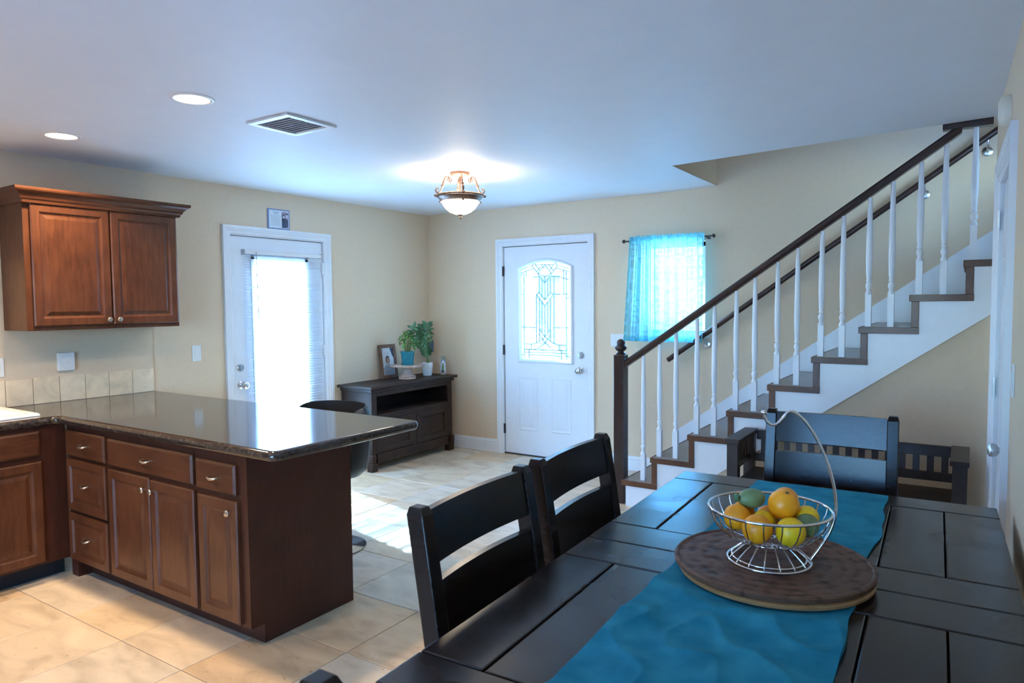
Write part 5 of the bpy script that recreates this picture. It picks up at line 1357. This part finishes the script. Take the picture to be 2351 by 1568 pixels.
# teal potted plant on the cake stand
P0 = CK+Vector((0.004, 0.004, 0.1335))
pt = thing('potted_plant', 'leafy green plant in a teal glazed pot on the cake stand', 'plant', P0)
obj('pot', MB().lathe([(0.0005,0.0005),(0.050,0.0005),(0.054,0.010),(0.066,0.115),(0.070,0.120),(0.070,0.128),(0.064,0.128),(0.062,0.112),(0.0005,0.110)], n=36), 'teal_glaze', parent=pt, local=True, smooth=40, label='teal glazed pot')
obj('saucer', MB().lathe([(0.0545,0.0005),(0.060,0.0005),(0.064,0.014),(0.061,0.015),(0.0565,0.006)], n=36, cap=False), 'teal_glaze', parent=pt, local=True, smooth=40)
obj('soil', MB().lathe([(0.0005,0.1125),(0.0615,0.113)], n=24, cap=False), 'soil', parent=pt, local=True)
R3 = RTv
for k in range(9):
    w = 2*math.pi*k/9+0.3; b0 = Vector((0.022*math.cos(w), 0.022*math.sin(w), 0.112)); H = 0.26+rp.uniform(-0.03,0.05)
    top = Vector((0.035*math.cos(w), 0.035*math.sin(w), H))
    mb = MB().tube([b0, b0.lerp(top,0.5)+Vector((rp.uniform(-.008,.008),rp.uniform(-.008,.008),0)), top], [0.0042,0.0036,0.0028], 7)
    for q in range(4): mb.ball(b0.lerp(top, 0.15+0.2*q), 0.0050, 7, 4, (1,1,0.35))
    sm = obj('stem', mb, 'stem_green', parent=pt, local=True, smooth=60)
    for j in range(3):
        an = w+rp.uniform(-1.3,1.3); ln = rp.uniform(0.07,0.11)
        bs_ = top-Vector((0,0,0.02*j)); tp = bs_+Vector((ln*math.cos(an)*0.72, ln*math.sin(an)*0.72, rp.uniform(-0.05,0.07)))
        mb = MB(); leaf(mb, bs_, tp, 0.017, Vector((0,0,1)), droop=0.02); obj('leaf', mb, 'leaf_variegated', parent=sm, local=True, smooth=80)
b0 = Vector((0.01,0.01,0.11)); top = RTv*0.055+Vector((0,0,0.345))
sm = obj('stem', MB().tube([b0, b0.lerp(top,0.5)+Vector((0,0,0.03)), top], [0.004,0.003,0.002], 7), 'stem_green', parent=pt, local=True, smooth=60)
for dx, dz, w2 in ((-0.055,0.028,0.014),(0.022,0.066,0.015),(0.05,-0.01,0.014)):
    mb = MB(); leaf(mb, top, top+RTv*dx+Vector((0,0,dz)), w2, FWv); obj('leaf', mb, 'leaf_dark', parent=sm, local=True, smooth=80)
# ZZ plant in the white pot
P1 = Vector((-4.497, 5.296, KZ))
zz = thing('potted_plant', 'tall dark green plant in a white ceramic pot beside the cake stand', 'plant', P1)
obj('pot', MB().lathe([(0.0005,0.0005),(0.042,0.0005),(0.044,0.004),(0.060,0.122),(0.061,0.130),(0.057,0.130),(0.054,0.112),(0.0005,0.110)], n=36), 'porcelain', parent=zz, local=True, smooth=40, label='white ceramic pot')
obj('soil', MB().lathe([(0.0005,0.1115),(0.0545,0.1125)], n=24, cap=False), 'soil', parent=zz, local=True)
for (rx, dz, bend) in ((-0.145,0.44,0.02),(-0.10,0.36,-0.02),(-0.045,0.48,0.03),(0.012,0.50,-0.03),(-0.075,0.46,0.05)):
    b0 = Vector((rp.uniform(-.012,.012), rp.uniform(-.012,.012), 0.111)); top = RTv*rx+FWv*(bend-0.015)+Vector((0,0,dz))
    mid = b0.lerp(top,0.45)-RTv*rx*0.28+Vector((0,0,0.02))
    pts = cr([tuple(b0), tuple(mid), tuple(top)], 5)
    sm = obj('stem', MB().tube(pts, [0.0055-0.0035*i/(len(pts)-1) for i in range(len(pts))], 7), 'stem_green', parent=zz, local=True, smooth=60)
    for i in range(3, len(pts)):
        for sd in (-1, 1):
            p_ = Vector(pts[i]); d_ = (Vector(pts[i])-Vector(pts[i-1])).normalized(); an = rp.uniform(-0.5,0.5)
            sdv = (d_.cross(FWv)*sd*math.cos(an)+FWv*math.sin(an)*0.8).normalized()
            mb = MB(); leaf(mb, p_, p_+d_*0.045+sdv*0.055, 0.0155, FWv+Vector((0,0,0.3)), droop=0.004); obj('leaf', mb, 'leaf_dark', parent=sm, local=True, smooth=80)
stick = obj('plant_stake', MB().tube([(0.012,0.012,0.111),(0.02+0.02*RTv.x,0.012+0.02*RTv.y,0.24)], 0.0025, 6), 'stem_green', parent=zz, local=True)
mb = MB().box(-0.021,0.021,-0.002,0.002,0.235,0.345); mb.xf(Matrix.Translation((0.02+0.022*RTv.x,0.012+0.022*RTv.y,0)) @ Matrix.Rotation(YAW,4,'Z'))
obj('plant_tag', mb, 'print_dark', parent=zz, local=True, label='dark rectangular plant tag')
vine = [(0.034,0.26),(0.030,0.30),(0.040,0.345),(0.034,0.375),(0.044,0.405),(0.036,0.43),(0.046,0.455),(0.036,0.462)]
obj('tendril', MB().tube([tuple(RTv*a+Vector((0.01,0.0,b))) for a, b in vine], 0.0022, 6), 'stem_green', parent=zz, local=True, smooth=60)
for k, (a, b) in enumerate(vine[1:-1]):
    mb = MB(); q = RTv*a+Vector((0.01,0,b)); leaf(mb, q, q+RTv*(0.022 if k % 2 else -0.02)+Vector((0,0,0.012)), 0.006, FWv); obj('leaf', mb, 'leaf_dark', parent=zz, local=True, smooth=80)
# candle
cn = thing('glass_candle', 'tall glass prayer candle with a printed coloured label', 'candle', (-4.388, 5.408, KZ))
obj('wax', MB().lathe([(0.0005,0.004),(0.0225,0.004),(0.0225,0.140),(0.0005,0.140)], n=24), 'candle_wax', parent=cn, local=True, smooth=40)
gl_ = obj('glass', MB().lathe([(0.0005,0.0005),(0.0255,0.0005),(0.0265,0.004),(0.0265,0.190),(0.0250,0.190),(0.0250,0.006),(0.0005,0.006)], n=28, cap=False), 'glass_clear', parent=cn, local=True, smooth=40)
def band(a0, a1, z0, z1, mat, r=0.0269, n=10, zf=None):
    fn = lambda u, v: (r*math.cos(a0+(a1-a0)*u), r*math.sin(a0+(a1-a0)*u), z0+(z1-z0)*v*(1 if zf is None else zf(u)))
    return obj('label_print', MB().grid(fn, n, 6), mat, parent=cn, local=True, smooth=80)
ac = math.atan2(-5.408, 4.388)
band(ac-1.25, ac+1.25, 0.010, 0.150, 'print_pale', 0.0267, zf=lambda u: 0.82+0.18*math.sin(math.pi*u))
band(ac-1.05, ac+1.05, 0.118, 0.160, 'print_blue', 0.0269, zf=lambda u: math.sin(math.pi*min(1,max(0.02,u))))
band(ac-0.75, ac+0.75, 0.116, 0.148, 'print_pale', 0.0271, zf=lambda u: math.sin(math.pi*min(1,max(0.02,u))))
band(ac-0.38, ac+0.40, 0.045, 0.118, 'stem_green', 0.0271)
band(ac-0.20, ac+0.22, 0.098, 0.128, 'print_skin', 0.0273)
band(ac-0.95, ac+0.95, 0.010, 0.030, 'print_skin', 0.0270)
band(ac-0.70, ac+0.50, 0.028, 0.048, 'print_dark', 0.0272)

# ================================================================== SMALL WALL THINGS
def plate(name, label, mapf, u0, u1, z0, z1, rockers, cat='switch', th=0.006):
    c = mapf((u0+u1)/2, 0, z0)
    t = thing(name, label, cat, c)
    mb = MB(); slab_box(mb, mapf, u0, u1, 0.0005, th, z0, z1); obj('cover_plate', mb, 'plastic_white', parent=t, bevel=0.002)
    zm, n = (z0+z1)/2, len(rockers)
    for u in rockers:
        mb = MB(); slab_box(mb, mapf, u-0.016, u+0.016, th, th+0.003, zm-0.032, zm+0.032); obj('rocker', mb, 'plastic_white', parent=t, bevel=0.001)
        for z in (zm-0.048, zm+0.048):
            mb = MB(); slab_box(mb, mapf, u-0.002, u+0.002, th, th+0.001, z-0.002, z+0.002); obj('screw', mb, 'steel', parent=t)
    return t
mapK = lambda u, o_, z: Vector((-4.70+o_, u, z))
plate('light_switch', 'white rocker light switch beside the patio door', mapL, 2.934, 3.004, 1.066, 1.182, [2.969])
plate('light_switch', 'white double light switch right of the front door', mapB, -2.640, -2.505, 1.080, 1.190, [-2.608, -2.538])
plate('wall_outlet', 'white cover plate at the left edge above the backsplash', mapK, 1.676, 1.746, 1.068, 1.178, [1.711], 'outlet')
plate('light_switch', 'white light switch on the wall beside the side door', mapR, 1.600, 1.672, 1.130, 1.246, [1.636])
nb = thing('wall_timer', 'square white plastic box with round dial under the wall cabinet', 'timer', mapK(2.075, 0, 1.075))
mb = MB(); slab_box(mb, mapK, 2.028, 2.122, 0.0005, 0.028, 1.077, 1.188); obj('housing', mb, 'plastic_white', parent=nb, bevel=0.004)
obj('dial', put(MB().lathe([(0.040,0),(0.039,0.003),(0.008,0.004)], n=28), mapK, 2.079, 0.028, 1.130), 'plastic_white', parent=nb, smooth=30)
obj('dial_centre', put(MB().lathe([(0.003,0),(0.002,0.002)], n=10), mapK, 2.079, 0.032, 1.130), 'plastic_grey', parent=nb)
# door chime on the right wall
dc = thing('door_chime', 'cream rounded chime box high on the wall above the side door', 'door chime', rw(1.03, 0, 2.18))
mb = MB().lathe([(0.062,0.0005),(0.062,0.022),(0.054,0.036),(0.036,0.043),(0.001,0.045)], n=32)
mb.v = [(x*0.95, y, z) for x, y, z in mb.v]
put(mb, mapR, 1.03, 0.0, 2.245); obj('housing', mb, 'candle_wax', parent=dc, smooth=40)
mb = MB(); 
for k in range(3): slab_box(mb, mapR, 1.010, 1.050, 0.0448, 0.0462, 2.228+k*0.014, 2.233+k*0.014)
obj('grille', mb, 'plastic_grey', parent=dc)
# certificate above the patio door
ce = thing('framed_certificate', 'small framed certificate with a photograph standing above the patio door', 'picture', mapL(3.724, 0, 2.084))
Y0_, Y1_, Z0_, Z1_ = 3.618, 3.832, 2.0835, 2.246
mb = MB(); slab_box(mb, mapL, Y0_, Y1_, 0.0005, 0.010, Z0_, Z1_); obj('frame', mb, 'print_blue', parent=ce, bevel=0.002)
mb = MB(); slab_box(mb, mapL, Y0_+0.010, Y1_-0.010, 0.010, 0.0106, Z0_+0.009, Z1_-0.009); obj('mat_border', mb, 'print_pale', parent=ce)
pp = mb = MB(); slab_box(mb, mapL, Y0_+0.016, Y0_+0.133, 0.0106, 0.0112, Z0_+0.014, Z1_-0.014); pp = obj('text_sheet', mb, 'paper', parent=ce, label='page of small print')
def line(parent, u0, u1, z, h=0.0022, mat='print_grey'):
    mb = MB(); slab_box(mb, mapL, u0, u1, 0.0112, 0.0114, z-h/2, z+h/2); obj('print_line', mb, mat, parent=parent)
line(pp, Y0_+0.045, Y0_+0.105, Z1_-0.026, 0.006); line(pp, Y0_+0.055, Y0_+0.100, Z1_-0.038, 0.006); line(pp, Y0_+0.022, Y0_+0.128, Z1_-0.054, 0.003)
for k in range(11): line(pp, Y0_+0.024+0.004*(k % 2), Y0_+0.126-0.006*(k % 3), Z1_-0.064-k*0.0068)
mb = MB(); slab_box(mb, mapL, Y0_+0.134, Y1_-0.016, 0.0106, 0.0112, Z0_+0.014, Z1_-0.020); ph = obj('photo_print', mb, 'print_mauve', parent=ce, label='photograph of two people in dark jackets')
def blob(cy, cz, ry, rz2, mat, o_=0.0114, n=16):
    obj('print_shape', MB().add([mapL(cy+ry*math.cos(2*math.pi*k/n), o_, cz+rz2*math.sin(2*math.pi*k/n)) for k in range(n)], [tuple(range(n))]), mat, parent=ph)
blob(Y0_+0.152, Z0_+0.110, 0.013, 0.015, 'print_dark', 0.01135); blob(Y0_+0.153, Z0_+0.104, 0.008, 0.012, 'print_pale', 0.01145)
blob(Y0_+0.184, Z0_+0.122, 0.012, 0.014, 'print_dark', 0.01135); blob(Y0_+0.184, Z0_+0.112, 0.008, 0.014, 'print_pale', 0.01145)
obj('print_shape', MB().add([mapL(u, 0.0114, z) for u, z in ((Y0_+0.136,Z0_+0.016),(Y0_+0.178,Z0_+0.016),(Y0_+0.196,Z0_+0.030),(Y0_+0.196,Z0_+0.082),(Y0_+0.170,Z0_+0.092),(Y0_+0.136,Z0_+0.092))], [(0,1,2,3,4,5)]), 'print_dark', parent=ph)

# ================================================================== HOUSE ACROSS THE STREET
nh = thing('neighbour_house', 'pale stucco house outside, seen through the front door glass', 'house', (-3.5, 13.0, -0.12))
obj('wall', MB().box(-11, 6, 12.6, 12.8, -0.12, 3.0), 'stucco', parent=nh)
obj('roof', MB().prism([(12.2, 3.0), (16, 3.0), (14.5, 4.3)], 'x', -11.4, 6.4), 'concrete', parent=nh)
for xw in (-8.5, -1.2, 3.0):
    wn = obj('window', MB().box(xw, xw+1.5, 12.56, 12.598, 0.8, 2.1), 'trim_white', parent=nh); obj('pane', MB().box(xw+0.07, xw+1.43, 12.545, 12.559, 0.87, 2.03), 'print_dark', parent=wn)
obj('door', MB().box(-5.6, -4.6, 12.56, 12.598, -0.12, 2.0), 'print_grey', parent=nh)

# ================================================================== PALM OUTSIDE THE FRONT DOOR
pm = thing('palm_plant', 'palm plant outside, blurred through the leaded door glass', 'plant', (-3.98, 7.3, -0.12))
rp = random.Random(5)
for k in range(12):
    w = rp.uniform(0, 6.28); ln = rp.uniform(0.6, 0.95); b0 = Vector((0.05*math.cos(w), 0.05*math.sin(w), 0.75+rp.uniform(0,.25)))
    tip = b0+Vector((ln*0.75*math.cos(w), ln*0.75*math.sin(w), rp.uniform(0.1, 0.65)))
    pts = cr([tuple(b0), tuple(b0.lerp(tip, .5)+Vector((0,0,.15))), tuple(tip)], 6)
    fd = obj('frond', MB().tube(pts, 0.008, 6), 'stem_green', parent=pm, local=True)
    mb = MB()
    for i in range(1, len(pts)):
        p_ = Vector(pts[i]); d_ = (Vector(pts[i])-Vector(pts[i-1])).normalized(); sv = d_.cross(Vector((0,0,1))).normalized()
        for sd in (-1, 1):
            for h in (0.0, 0.5):
                q = p_-d_*0.05*h; leaf(mb, q, q+d_*0.14+sv*sd*0.20-Vector((0,0,0.05)), 0.018, Vector((0,0,1)), 4)
    obj('leaflets', mb, 'leaf_palm', parent=fd, local=True, smooth=80)
obj('trunk', MB().lathe([(0.10,0.0),(0.08,0.3),(0.07,0.8),(0.05,1.0)], n=14), 'frame_wood', parent=pm, local=True, smooth=50)
